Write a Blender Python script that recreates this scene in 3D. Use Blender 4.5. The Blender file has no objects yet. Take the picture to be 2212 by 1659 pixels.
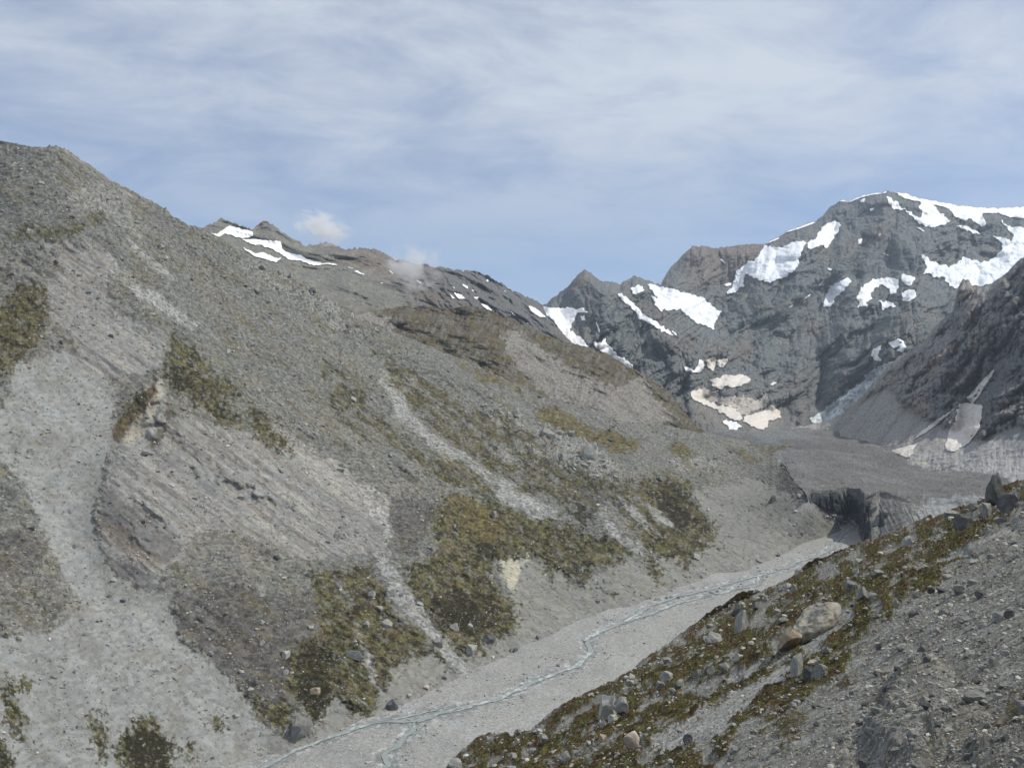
import bpy, bmesh, math, random
import numpy as np
from mathutils import Vector, Matrix

rng = np.random.default_rng(7)
random.seed(7)
scn = bpy.context.scene
COL = scn.collection

# ------------------------------------------------------------------ camera
# Traced coordinates below are in a 2212 x 1659 picture frame: F is the focal
# length in those units, HX/HY the optical centre.  at(px, py, Y) -> world.
F, HX, HY = 1841.0, 1106.0, 829.5
cam_d = bpy.data.cameras.new('camera')
cam_d.sensor_width = 36.0
cam_d.lens = 36.0 * F / 2212.0
cam_d.clip_start = 0.5
cam_d.clip_end = 40000
cam = bpy.data.objects.new('camera', cam_d)
cam.rotation_euler = (math.radians(90), 0, 0)
COL.objects.link(cam)
scn.camera = cam

# ------------------------------------------------------------------ light
SUN = Vector((0.62, -0.03, 0.78)).normalized()
sun_d = bpy.data.lights.new('sun', 'SUN')
sun_d.energy = 3.6
sun_d.angle = math.radians(0.6)
sun_d.color = (1.0, 0.955, 0.865)
sun = bpy.data.objects.new('sun', sun_d)
sun.rotation_euler = SUN.to_track_quat('Z', 'Y').to_euler()
COL.objects.link(sun)

world = bpy.data.worlds.new('World')
scn.world = world
world.use_nodes = True
wn, wl = world.node_tree.nodes, world.node_tree.links
wn.clear()
w_out = wn.new('ShaderNodeOutputWorld')
w_bg = wn.new('ShaderNodeBackground')
w_bg.inputs['Strength'].default_value = 0.10
sky = wn.new('ShaderNodeTexSky')
sky.sky_type = 'NISHITA'
sky.sun_disc = False
sky.sun_elevation = math.asin(SUN.z)
sky.sun_rotation = math.atan2(SUN.x, SUN.y)
sky.altitude = 1500
sky.air_density = 1.0
sky.dust_density = 0.6
sky.ozone_density = 1.6
tc = wn.new('ShaderNodeTexCoord')
sep = wn.new('ShaderNodeSeparateXYZ')
wl.new(tc.outputs['Generated'], sep.inputs[0])
def wmath(op, a, b=None, c=None):
    n = wn.new('ShaderNodeMath'); n.operation = op
    for i, v in enumerate((a, b, c)):
        if v is None: continue
        if isinstance(v, (int, float)): n.inputs[i].default_value = v
        else: wl.new(v, n.inputs[i])
    return n.outputs[0]
# high thin cloud sheet: project the view direction on to a layer overhead
zz = wmath('ADD', wmath('MAXIMUM', sep.outputs['Z'], 0.0), 0.16)
cx = wmath('DIVIDE', sep.outputs['X'], zz)
cy = wmath('DIVIDE', sep.outputs['Y'], zz)
comb = wn.new('ShaderNodeCombineXYZ')
wl.new(wmath('ADD', wmath('MULTIPLY', cx, 0.9), wmath('MULTIPLY', cy, 0.35)), comb.inputs[0])
wl.new(wmath('ADD', wmath('MULTIPLY', cy, 1.25), wmath('MULTIPLY', cx, -0.30)), comb.inputs[1])
def wnoise(scale, detail, rough, dist, off):
    m = wn.new('ShaderNodeMapping'); m.inputs['Location'].default_value = off
    wl.new(comb.outputs[0], m.inputs['Vector'])
    n = wn.new('ShaderNodeTexNoise')
    n.inputs['Scale'].default_value = scale; n.inputs['Detail'].default_value = detail
    n.inputs['Roughness'].default_value = rough; n.inputs['Distortion'].default_value = dist
    wl.new(m.outputs[0], n.inputs['Vector'])
    return n.outputs['Fac']
big = wnoise(0.75, 5, 0.55, 0.25, (3.7, 1.9, 0))
fine = wnoise(2.9, 10, 0.64, 0.4, (0.4, 5.1, 2.0))
cov = wmath('ADD', wmath('MULTIPLY', big, 0.62), wmath('MULTIPLY', fine, 0.52))
mr = wn.new('ShaderNodeMapRange'); mr.interpolation_type = 'SMOOTHSTEP'
mr.inputs['From Min'].default_value = 0.38; mr.inputs['From Max'].default_value = 0.70
mr.inputs['To Min'].default_value = 0.36; mr.inputs['To Max'].default_value = 0.95
wl.new(cov, mr.inputs['Value'])
mixc = wn.new('ShaderNodeMix'); mixc.data_type = 'RGBA'
lowf = wn.new('ShaderNodeMapRange'); lowf.interpolation_type = 'SMOOTHSTEP'
lowf.inputs['From Min'].default_value = 0.04; lowf.inputs['From Max'].default_value = 0.34
lowf.inputs['To Min'].default_value = 0.08; lowf.inputs['To Max'].default_value = 1.0
wl.new(sep.outputs['Z'], lowf.inputs['Value'])
wl.new(wmath('MULTIPLY', mr.outputs['Result'], lowf.outputs['Result']), mixc.inputs['Factor'])
SKYMUL = wn.new('ShaderNodeMix'); SKYMUL.data_type = 'RGBA'; SKYMUL.blend_type = 'MULTIPLY'
SKYMUL.inputs['Factor'].default_value = 1.0
wl.new(sky.outputs['Color'], SKYMUL.inputs['A'])
SKYMUL.inputs['B'].default_value = (0.86, 0.97, 1.15, 1)
wl.new(SKYMUL.outputs['Result'], mixc.inputs['A'])
mixc.inputs['B'].default_value = (6.7, 7.25, 8.0, 1)
wl.new(mixc.outputs['Result'], w_bg.inputs['Color'])
wl.new(w_bg.outputs[0], w_out.inputs['Surface'])

scn.view_settings.view_transform = 'Standard'
scn.view_settings.look = 'None'
scn.view_settings.exposure = 0.0
scn.view_settings.gamma = 1.0
scn.cycles.volume_max_steps = 256
scn.cycles.max_bounces = 6
scn.cycles.diffuse_bounces = 3
scn.cycles.volume_bounces = 3

# ------------------------------------------------------------------ numeric helpers
_perm = np.random.default_rng(11).permutation(256).astype(np.int32)
_g3 = np.random.default_rng(12).normal(size=(256, 3)).astype(np.float32)
_g3 /= np.linalg.norm(_g3, axis=1)[:, None]

def perlin(x, y, z):
    x = np.asarray(x, np.float32); y = np.asarray(y, np.float32); z = np.asarray(z, np.float32)
    x, y, z = np.broadcast_arrays(x, y, z)
    xf, yf, zf = np.floor(x), np.floor(y), np.floor(z)
    xi = xf.astype(np.int32); yi = yf.astype(np.int32); zi = zf.astype(np.int32)
    fx, fy, fz = x - xf, y - yf, z - zf
    u = fx * fx * fx * (fx * (fx * 6 - 15) + 10)
    v = fy * fy * fy * (fy * (fy * 6 - 15) + 10)
    w = fz * fz * fz * (fz * (fz * 6 - 15) + 10)
    def corner(dx, dy, dz):
        h = _perm[(_perm[(_perm[(xi + dx) & 255] + yi + dy) & 255] + zi + dz) & 255]
        g = _g3[h]
        return g[..., 0] * (fx - dx) + g[..., 1] * (fy - dy) + g[..., 2] * (fz - dz)
    def lerp(a, b, t): return a + t * (b - a)
    x00 = lerp(corner(0, 0, 0), corner(1, 0, 0), u); x10 = lerp(corner(0, 1, 0), corner(1, 1, 0), u)
    x01 = lerp(corner(0, 0, 1), corner(1, 0, 1), u); x11 = lerp(corner(0, 1, 1), corner(1, 1, 1), u)
    return lerp(lerp(x00, x10, v), lerp(x01, x11, v), w) * 1.5

def fbm(x, y, z, octv=4, gain=0.5, lac=2.03, ridged=False, billow=False):
    tot = 0.0; amp = 1.0; norm = 0.0; f = 1.0
    for o in range(octv):
        n = perlin(x * f + 17.3 * o, y * f - 9.1 * o, z * f + 4.7 * o)
        if ridged: n = 1.0 - 2.0 * np.abs(n) * 1.15
        elif billow: n = 2.0 * np.abs(n) * 1.15 - 0.6
        tot = tot + n * amp; norm += amp; amp *= gain; f *= lac
    return tot / norm * (1.0 if (ridged or billow) else 1.65)

def sstep(a, b, x):
    t = np.clip((x - a) / (b - a), 0, 1)
    return t * t * (3 - 2 * t)

def lin(*rgb):
    c = np.array(rgb, float) / 255.0
    return np.where(c <= 0.04045, c / 12.92, ((c + 0.055) / 1.055) ** 2.4)

def R(k, *pts):
    """points read off an enlarged crop of the picture -> picture-frame points"""
    ox, oy, s = {1: (0, 254.4, .3335), 2: (699.6, 445.2, .3335), 3: (1399.2, 381.6, .368), 4: (0, 807.7, .3335),
                 5: (699.6, 890.4, .3335), 6: (1399.2, 890.4, .368), 7: (0, 1176.6, .3335), 8: (572.4, 1208.4, .345),
                 11: (1462.8, 1049.4, .1725), 12: (1844.4, 985.8, .1664), 13: (1462.8, 1272, .1725),
                 14: (572.4, 1272, .1725), 15: (572.4, 413.4, .23)}[k]
    return [(ox + x * s, oy + y * s) for x, y in pts]

# masks are rasterised polygons in the traced frame, evaluated at the terrain's own vertices
MX0, MX1, MY0, MY1, MS = -320, 2560, 240, 1960, 2.0
_mx = np.arange(MX0, MX1, MS); _my = np.arange(MY0, MY1, MS)

def inpoly(X, Y, poly):
    p = np.array(poly, float); r = np.zeros(X.shape, bool)
    j = len(p) - 1
    for i in range(len(p)):
        xi, yi, xj, yj = p[i][0], p[i][1], p[j][0], p[j][1]
        if yi != yj:
            c = ((yi > Y) != (yj > Y)) & (X < (xj - xi) * (Y - yi) / (yj - yi) + xi)
            r ^= c
        j = i
    return r

def box1(a, n, ax):
    if n < 1: return a
    k = 2 * n + 1
    pad = [(0, 0), (0, 0)]; pad[ax] = (n + 1, n)
    c = np.cumsum(np.pad(a, pad, mode='edge'), axis=ax)
    if ax == 0: return (c[k:] - c[:-k]) / k
    return (c[:, k:] - c[:, :-k]) / k

def blur(a, r):
    n = max(1, int(round(r / MS / 1.7)))
    for _ in range(3):
        a = box1(box1(a, n, 0), n, 1)
    return a

def raster(polys, soft=0):
    m = np.zeros((len(_my), len(_mx)))
    for poly in polys:
        p = np.array(poly)
        i0 = max(0, int((p[:, 0].min() - MX0) / MS) - 1); i1 = min(len(_mx), int((p[:, 0].max() - MX0) / MS) + 2)
        j0 = max(0, int((p[:, 1].min() - MY0) / MS) - 1); j1 = min(len(_my), int((p[:, 1].max() - MY0) / MS) + 2)
        if i1 <= i0 or j1 <= j0: continue
        X, Y = np.meshgrid(_mx[i0:i1], _my[j0:j1])
        m[j0:j1, i0:i1] = np.maximum(m[j0:j1, i0:i1], inpoly(X, Y, poly))
    return blur(m, soft) if soft else m

def samp(m, px, py):
    fx = np.clip((px - MX0) / MS, 0, m.shape[1] - 1.001); fy = np.clip((py - MY0) / MS, 0, m.shape[0] - 1.001)
    i = fx.astype(int); j = fy.astype(int); u = fx - i; v = fy - j
    return (m[j, i] * (1 - u) + m[j, i + 1] * u) * (1 - v) + (m[j + 1, i] * (1 - u) + m[j + 1, i + 1] * u) * v

def zone(polys, px, py, soft=6, warp=10, rag=0.55, seed=0.0, along=None, fs=14.0):
    """0..1 cover of traced patches with ragged, broken edges"""
    soft = soft * 1.9; rag = rag * 1.15; fs = fs * .8
    m = raster(polys, soft)
    wx = fbm(px / 38 + seed, py / 38, seed + 1.3, 3, 0.6) * warp
    wy = fbm(px / 38 + seed, py / 38, seed + 7.7, 3, 0.6) * warp
    v = samp(m, px + wx, py + wy)
    if along is None:
        n = fbm(px / fs, py / fs, seed + 3.1, 4, 0.72)
    else:
        ca, sa = along
        s_ = (px * ca + py * sa); t_ = (-px * sa + py * ca)
        n = fbm(s_ / (fs * 3.2), t_ / (fs * .75), seed + 3.1, 4, 0.72)
    return sstep(0.30, 0.70, v + rag * n)

def tps(ctrl):
    c = np.array(ctrl, float); n = len(c)
    xy = c[:, :2] / 500.0; val = 1000.0 / c[:, 2]
    def U(r2): return 0.5 * r2 * np.log(r2 + 1e-12)
    d2 = ((xy[:, None] - xy[None]) ** 2).sum(-1)
    A = np.zeros((n + 3, n + 3)); A[:n, :n] = U(d2) + np.eye(n) * 1e-4
    A[:n, n] = 1; A[:n, n + 1:] = xy; A[n, :n] = 1; A[n + 1:, :n] = xy.T
    sol = np.linalg.solve(A, np.r_[val, 0, 0, 0])
    def f(px, py):
        x = px / 500.0; y = py / 500.0
        r = sol[n] + sol[n + 1] * x + sol[n + 2] * y
        for k in range(n):
            r = r + sol[k] * U((x - xy[k, 0]) ** 2 + (y - xy[k, 1]) ** 2)
        return r / 1000.0
    return f

def at(px, py, Y):
    px, py, Y = np.broadcast_arrays(np.asarray(px, float), np.asarray(py, float), np.asarray(Y, float))
    return np.stack([(px - HX) / F * Y, Y, (HY - py) / F * Y], -1)

def polyline(pts, x):
    p = np.array(pts, float)
    return np.interp(x, p[:, 0], p[:, 1])

def segdist(px, py, pts):
    """signed distance to a polyline (positive on its right when walking it downwards in the frame) and position 0..1 along it"""
    p = np.array(pts, float)
    best = np.full(px.shape, 1e9); sgn = np.zeros(px.shape); tt = np.zeros(px.shape)
    L = np.r_[0, np.cumsum(np.hypot(*np.diff(p, axis=0).T))]
    for k in range(len(p) - 1):
        ax, ay = p[k]; bx, by = p[k + 1]
        dx, dy = bx - ax, by - ay; l2 = dx * dx + dy * dy
        t = np.clip(((px - ax) * dx + (py - ay) * dy) / l2, 0, 1)
        d = np.hypot(px - ax - t * dx, py - ay - t * dy)
        s = np.where((px - ax) * dy - (py - ay) * dx > 0, 1.0, -1.0)
        m = d < best
        best = np.where(m, d, best); sgn = np.where(m, s, sgn); tt = np.where(m, (L[k] + t * math.sqrt(l2)) / L[-1], tt)
    return best * sgn, tt

def normals(P):
    du = np.gradient(P, axis=1); dv = np.gradient(P, axis=0)
    n = np.cross(du, dv)
    n /= np.linalg.norm(n, axis=-1, keepdims=True) + 1e-9
    # face the viewer's side of the sheet
    s = np.sign((n * P).sum(-1, keepdims=True)); s[s == 0] = 1
    return -n * s

def mesh_obj(name, verts, faces, mat, smooth=True, albedo=None, parent=None, link=True):
    """faces: (n,3) or (n,4) int array"""
    me = bpy.data.meshes.new(name)
    verts = np.ascontiguousarray(verts, np.float32); faces = np.ascontiguousarray(faces, np.int32)
    k = faces.shape[1]
    me.vertices.add(len(verts)); me.vertices.foreach_set('co', verts.ravel())
    me.loops.add(faces.size); me.loops.foreach_set('vertex_index', faces.ravel())
    me.polygons.add(len(faces))
    me.polygons.foreach_set('loop_start', np.arange(0, faces.size, k, dtype=np.int32))
    me.polygons.foreach_set('loop_total', np.full(len(faces), k, np.int32))
    me.polygons.foreach_set('use_smooth', np.full(len(faces), smooth, bool))
    if albedo is not None:
        a = me.attributes.new('albedo', 'FLOAT_COLOR', 'POINT')
        rgba = np.ones((len(verts), 4), np.float32); rgba[:, :albedo.shape[1]] = albedo
        a.data.foreach_set('color', rgba.ravel())
    me.update(calc_edges=True)
    me.materials.append(mat)
    o = bpy.data.objects.new(name, me)
    if link: COL.objects.link(o)
    if parent is not None: o.parent = parent
    return o

def tag(o, label=None, cat=None, group=None, kind=None):
    if label: o['label'] = label
    if cat: o['category'] = cat
    if group: o['group'] = group
    if kind: o['kind'] = kind
    return o

# ------------------------------------------------------------------ materials
def nodes_of(name):
    m = bpy.data.materials.new(name); m.use_nodes = True
    nt = m.node_tree; b = nt.nodes['Principled BSDF']
    b.inputs['Roughness'].default_value = 0.95
    b.inputs['Specular IOR Level'].default_value = 0.15
    return m, nt, nt.nodes, nt.links, b

def terrain_mat(name, grain, contrast=0.55, stone=None, stone_c=0.5, bump=0.6, bdist=None, fixed=None, rough=0.95, tint=0.06, spec=0.15):
    """albedo attribute x grain noise (metres) x random stones (metres), with matching bump"""
    m, nt, N, L, b = nodes_of(name)
    b.inputs['Roughness'].default_value = rough
    b.inputs['Specular IOR Level'].default_value = spec
    tcn = N.new('ShaderNodeTexCoord')
    if fixed is None:
        at_ = N.new('ShaderNodeAttribute'); at_.attribute_name = 'albedo'; base = at_.outputs['Color']
    else:
        rg = N.new('ShaderNodeRGB'); rg.outputs[0].default_value = (*fixed, 1); base = rg.outputs[0]
    n1 = N.new('ShaderNodeTexNoise'); n1.inputs['Scale'].default_value = 1.0 / grain
    n1.inputs['Detail'].default_value = 6; n1.inputs['Roughness'].default_value = 0.72
    L.new(tcn.outputs['Object'], n1.inputs['Vector'])
    r1 = N.new('ShaderNodeMapRange'); r1.inputs['From Min'].default_value = 0.25; r1.inputs['From Max'].default_value = 0.75
    r1.inputs['To Min'].default_value = 1 - contrast; r1.inputs['To Max'].default_value = 1 + contrast
    L.new(n1.outputs['Fac'], r1.inputs['Value'])
    v1 = N.new('ShaderNodeVectorMath'); v1.operation = 'SCALE'
    L.new(base, v1.inputs[0]); L.new(r1.outputs[0], v1.inputs['Scale'])
    col = v1.outputs[0]
    h = n1.outputs['Fac']
    al = None
    if fixed is None:
        al = at_.outputs['Alpha']                     # how coarse the ground is at this spot
        def fade(r):
            q = N.new('ShaderNodeMath'); q.operation = 'SUBTRACT'; L.new(r, q.inputs[0]); q.inputs[1].default_value = 1.0
            w = N.new('ShaderNodeMath'); w.operation = 'MULTIPLY_ADD'; L.new(q.outputs[0], w.inputs[0]); L.new(al, w.inputs[1]); w.inputs[2].default_value = 1.0
            return w.outputs[0]
        L.new(fade(r1.outputs[0]), v1.inputs['Scale'])
    if stone:
        vo = N.new('ShaderNodeTexVoronoi'); vo.inputs['Scale'].default_value = 1.0 / stone
        vo.inputs['Randomness'].default_value = 1.0
        L.new(tcn.outputs['Object'], vo.inputs['Vector'])
        sp = N.new('ShaderNodeSeparateColor'); L.new(vo.outputs['Color'], sp.inputs[0])
        r2 = N.new('ShaderNodeMapRange'); r2.inputs['To Min'].default_value = 1 - stone_c; r2.inputs['To Max'].default_value = 1 + stone_c
        L.new(sp.outputs[0], r2.inputs['Value'])
        v2 = N.new('ShaderNodeVectorMath'); v2.operation = 'SCALE'
        L.new(col, v2.inputs[0]); L.new(fade(r2.outputs[0]) if al is not None else r2.outputs[0], v2.inputs['Scale']); col = v2.outputs[0]
        ad = N.new('ShaderNodeMath'); ad.operation = 'MULTIPLY_ADD'; ad.inputs[1].default_value = -0.45
        L.new(vo.outputs['Distance'], ad.inputs[0]); L.new(h, ad.inputs[2]); h = ad.outputs[0]
    if tint:
        n3 = N.new('ShaderNodeTexNoise'); n3.inputs['Scale'].default_value = 0.21 / grain; n3.inputs['Detail'].default_value = 3
        L.new(tcn.outputs['Object'], n3.inputs['Vector'])
        mx = N.new('ShaderNodeMix'); mx.data_type = 'RGBA'
        mx.inputs['A'].default_value = (1 + tint, 1.0, 1 - tint, 1); mx.inputs['B'].default_value = (1 - tint, 1.0, 1 + tint, 1)
        L.new(n3.outputs['Fac'], mx.inputs['Factor'])
        v3 = N.new('ShaderNodeVectorMath'); v3.operation = 'MULTIPLY'
        L.new(col, v3.inputs[0]); L.new(mx.outputs['Result'], v3.inputs[1]); col = v3.outputs[0]
    L.new(col, b.inputs['Base Color'])
    if bump:
        bp = N.new('ShaderNodeBump'); bp.inputs['Strength'].default_value = bump
        bp.inputs['Distance'].default_value = bdist if bdist else grain * 0.6
        if al is not None:
            bs = N.new('ShaderNodeMath'); bs.operation = 'MULTIPLY'; bs.inputs[1].default_value = bump; L.new(al, bs.inputs[0]); L.new(bs.outputs[0], bp.inputs['Strength'])
        L.new(h, bp.inputs['Height']); L.new(bp.outputs[0], b.inputs['Normal'])
    return m

# ------------------------------------------------------------------ terrain sheets
SHEETS = {}
class Sheet:
    def __init__(s, name, x0, x1, step, top, bot, ctrl=None, inv=None, nrow=None, rstep=None,
                 back=400, bdir=(0, 1, -0.8), nback=14, jag=0.0, jagscale=14.0, invmin=1 / 9000.0):
        s.name = name
        px = np.arange(x0, x1 + step * .5, step)
        tp = polyline(top, px) if not callable(top) else top(px)
        if jag:
            tp = tp - jag * fbm(px / jagscale, 3.3, len(name) * 1.7, 4, 0.6)
        bt = polyline(bot, px) if not callable(bot) else bot(px)
        n = nrow or int(np.max(bt - tp) / (rstep or step)) + 2
        v = np.linspace(0, 1, n)[:, None]
        s.px = np.repeat(px[None], n, 0); s.py = tp[None] + v * (bt - tp)[None]
        s.top, s.bot, s.n, s.x0, s.step = tp, bt, n, x0, step
        f = inv or tps(ctrl)
        s.Y = 1.0 / np.maximum(f(s.px, s.py), invmin)
        s.P = at(s.px, s.py, s.Y); s.P0 = s.P
        s.back, s.bdir, s.nback = back, np.array(bdir, float), nback
        SHEETS[name] = s
    def ray(s, amt, cmin=0.3):
        """move along the line of sight so that the surface rises by amt metres along its normal"""
        n = normals(s.P); r = np.linalg.norm(s.P, axis=-1)
        c = np.clip(-(n * s.P).sum(-1) / r, cmin, 1)
        s.P = s.P * (1 - amt / (c * r))[..., None]
    def push(s, amt):
        s.P = s.P + normals(s.P) * amt[..., None]
    def lift(s, amt):
        s.P = s.P.copy(); s.P[..., 2] += amt
    def grid(s, px, py):
        px = np.asarray(px, float); py = np.asarray(py, float)
        i = np.clip((px - s.x0) / s.step, 0, s.px.shape[1] - 1.001)
        k = i.astype(int); u = i - k
        tp = s.top[k] * (1 - u) + s.top[k + 1] * u; bt = s.bot[k] * (1 - u) + s.bot[k + 1] * u
        j = np.clip((py - tp) / (bt - tp) * (s.n - 1), 0, s.n - 1.001)
        return k, u, j.astype(int), j - j.astype(int)
    def look(s, A, px, py):
        k, u, j, w = s.grid(px, py)
        if A.ndim == 3: u = u[..., None]; w = w[..., None]
        return (A[j, k] * (1 - u) + A[j, k + 1] * u) * (1 - w) + (A[j + 1, k] * (1 - u) + A[j + 1, k + 1] * u) * w
    def point(s, px, py): return s.look(s.P, px, py)
    def normal(s, px, py):
        if not hasattr(s, 'N'): s.N = normals(s.P)
        v = s.look(s.N, px, py); return v / np.linalg.norm(v, axis=-1, keepdims=True)
    def build(s, mat, albedo, coarse=None):
        P = s.P; A = albedo
        if coarse is not None: A = np.concatenate([A, coarse[..., None]], -1)
        t = (np.linspace(1, 0, s.nback + 1)[:-1] ** 1.6)[:, None, None]
        off = t * s.back * s.bdir[None, None]
        B = P[0][None] + off
        B[..., 2] -= np.abs(fbm(B[..., 0] / (s.back * .3), B[..., 1] / (s.back * .3), 2.2, 4)) * s.back * .10 * t[..., 0]
        Pf = np.concatenate([B, P], 0); Af = np.concatenate([np.repeat(A[:1], s.nback, 0), A], 0)
        h, w = Pf.shape[:2]
        idx = np.arange(h * w).reshape(h, w)
        q = np.stack([idx[:-1, :-1], idx[1:, :-1], idx[1:, 1:], idx[:-1, 1:]], -1).reshape(-1, 4)
        return tag(mesh_obj(s.name, Pf.reshape(-1, 3), q, mat, True, Af.reshape(-1, Af.shape[-1])), kind='structure')

def mix(A, c, m):
    return A * (1 - m[..., None]) + np.asarray(c) * m[..., None]

def flat(shape, c):
    return np.ones(shape + (1,)) * np.asarray(c)
# ------------------------------------------------------------------ the valley floor
V0, VS = 213.0, 0.068                       # z = -V0 + VS * Y
def vY(px, py): return V0 / ((py - HY) / F + VS)
GZ = 115.0                                  # debris-covered ice lies about 115 m below the eye
def gY(py): return GZ * F / (py - HY)

STREAMS = [
 (R(8, (-60,1335),(0,1300),(100,1245),(200,1190),(300,1150),(440,1105),(520,1070),(640,1030),(780,1015),(900,1015),(1000,1005),
    (1040,980),(1200,930),(1300,915),(1450,880),(1520,850),(1600,805),(1700,765),(1800,720),(1900,690),(1950,670),(2020,610),
    (2050,590),(2020,540),(2010,500),(2100,450),(2212,410)) + [(1399,1328)] + R(11, (0,1470),(200,1420),(370,1380)), 4.2, 1),
 ([(1340,1349),(1400,1312)] + R(11, (0,1390),(350,1310),(620,1240),(800,1180),(1000,1130),(1180,1090),(1270,1050),(1400,1020),
    (1480,960),(1600,930),(1740,890),(1900,815),(2000,690),(2060,620),(2130,570),(2212,540)) + [(1846,1141)], 4.0, 2),
 (R(11, (1000,1130),(1040,1170),(1000,1240),(820,1280),(600,1330),(370,1378)), 3.6, 3),
 (R(8, (930,1022),(935,1075),(850,1130),(835,1180),(745,1210),(722,1250),(790,1265),(760,1310),(700,1360)), 3.4, 4),
 (R(8, (640,1030),(760,1000),(900,985),(1010,960),(1120,925)), 2.0, 5),
 (R(8, (1040,985),(1130,965),(1260,935),(1360,905)), 2.0, 6),
]

C_SCREE = lin(140, 141, 137); C_BED = lin(144, 143, 138); C_RUB = lin(112, 112, 106); C_ROCK = lin(104, 107, 108)
C_SLAB = lin(136, 135, 131); C_SLABD = lin(110, 109, 106); C_OLIVE = lin(98, 92, 56); C_DARKV = lin(48, 44, 29)
C_OCHRE = lin(112, 98, 58); C_BROWN = lin(90, 80, 62); C_PALE = lin(156, 152, 141); C_RUST = lin(112, 84, 58)

def make_valley():
    s = Sheet('valley_floor', -300, 2260, 2.2,
              [(-300,1600),(300,1600),(600,1560),(1000,1400),(1240,1270),(1440,1205),(1650,1130),(1850,1070),(2260,1060)],
              lambda x: np.full_like(x, 1990.0), inv=lambda px, py: ((py - HY) / F + VS) / V0, rstep=2.0, back=120, bdir=(0, 1, 0.0))
    px, py = s.px, s.py
    X, Y = s.P[..., 0], s.P[..., 1]
    d = np.full(px.shape, 1e9)
    for pts, w, sd in STREAMS:
        q = np.array(pts); w3 = at(q[:, 0], q[:, 1], vY(q[:, 0], q[:, 1]))
        dd, _ = segdist(X, Y, w3[:, :2]); d = np.minimum(d, np.abs(dd))
    s.dstream = d
    z = 1.3 * fbm(X / 60, Y / 60, 1.0, 4) * sstep(2, 26, d) + 0.3 * fbm(X / 7, Y / 7, 5.0, 3) * sstep(1.5, 8, d)
    z = z + 0.5 * sstep(2.2, 6, d)
    s.lift(z)
    bars = fbm(X / 70 + Y / 90, (Y - X) / 260, 3.0, 4, .6)
    A = flat(px.shape, C_BED)
    A = mix(A, lin(134, 135, 132), sstep(0.05, 0.5, bars) * .8)
    A = mix(A, lin(152, 153, 151), sstep(0.0, 0.5, -bars) * .6)
    A = mix(A, lin(122, 124, 122), sstep(16, 3, d) * sstep(-.2, .3, fbm(X / 9, Y / 9, 8.0, 4)) * .7)
    A = mix(A, lin(180, 182, 182), sstep(9, 2, d) * sstep(.12, .3, fbm(X / 4, Y / 4, 18.0, 3)) * .9)
    A = mix(A, lin(112, 116, 113), sstep(4.5, 2.2, d + 1.2 * fbm(X / 6, Y / 6, 28.0, 3)) * .6)
    s.build(terrain_mat('bed_gravel', 1.3, 0.2, 0.9, 0.2, 0.14), A)
    for pts, w, sd in STREAMS:
        q = np.array(pts); w3 = at(q[:, 0], q[:, 1], vY(q[:, 0], q[:, 1]))[:, :2]
        L = np.r_[0, np.cumsum(np.hypot(*np.diff(w3, axis=0).T))]
        n = int(L[-1] / 1.2); t = np.linspace(0, L[-1], n)
        c = np.stack([np.interp(t, L, w3[:, 0]), np.interp(t, L, w3[:, 1])], -1)
        k = np.ones(9) / 9
        for a in (0, 1):
            c[4:-4, a] = np.convolve(c[:, a], k, 'valid')
        c = c + np.stack([fbm(t / 22, sd, 1.1, 3), fbm(t / 22, sd, 9.1, 3)], -1) * 2.2
        tan = np.gradient(c, axis=0); tan /= np.linalg.norm(tan, axis=1)[:, None]
        nor = np.stack([-tan[:, 1], tan[:, 0]], -1)
        rows = []
        u = np.array([-1, -.6, -.2, .2, .6, 1.0])
        hw = w * .5 * (0.75 + 0.55 * fbm(t / 14, sd * 3, 2.2, 3)) * np.minimum(1, np.minimum(t, L[-1] - t) / 12 + .25)
        p = c[:, None] + nor[:, None] * (u[None] * hw[:, None])[..., None]
        zz_ = -V0 + VS * p[..., 1] + 0.34
        P = np.concatenate([p, zz_[..., None]], -1)
        foam = sstep(.05, .5, .8 * fbm(P[..., 0] / 3.5, P[..., 1] / 3.5, sd, 4, .7) + .55 * fbm(t / 26, sd, 4.4, 3)[:, None])
        A = mix(flat(foam.shape, lin(136, 143, 139)), lin(190, 193, 192), foam * .9)
        idx = np.arange(P.shape[0] * 6).reshape(-1, 6)
        f = np.stack([idx[:-1, :-1], idx[1:, :-1], idx[1:, 1:], idx[:-1, 1:]], -1).reshape(-1, 4)
        o = mesh_obj('river_water', P.reshape(-1, 3), f, M_WATER, True, A.reshape(-1, 3)); tag(o, kind='structure')
    return s

M_WATER = terrain_mat('milky_meltwater', 1.6, 0.18, None, 0, 0.25, rough=0.35, tint=0, spec=0.4)

# ------------------------------------------------------------------ near mountainside across the river
FALL = (0.80, 0.60)                           # direction of the gullies on that slope, in the traced frame
L1_TOP = [(-260,372),(-60,318),(0,305),(25,310),(60,316),(100,320),(122,316),(140,322),(165,338),(200,362),(240,391),(300,420),(340,441),
          (385,474),(410,488),(436,494),(470,513),(550,565),(610,592),(667,615),(700,640),(737,665),(767,689),(800,703),(840,716),
          (900,737),(940,755),(990,773),(1045,797),(1100,824),(1180,858),(1250,882),(1330,900),(1400,912),(1500,932),(1560,944),(1600,953),(1640,968),
          (1686,997),(1712,1037),(1741,1071),(1778,1104),(1815,1141),(1860,1175),(1900,1200)]
L1_BASE = [(600,1650),(800,1578),(1000,1488),(1240,1362),(1440,1285),(1600,1236),(1750,1172)]

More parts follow.
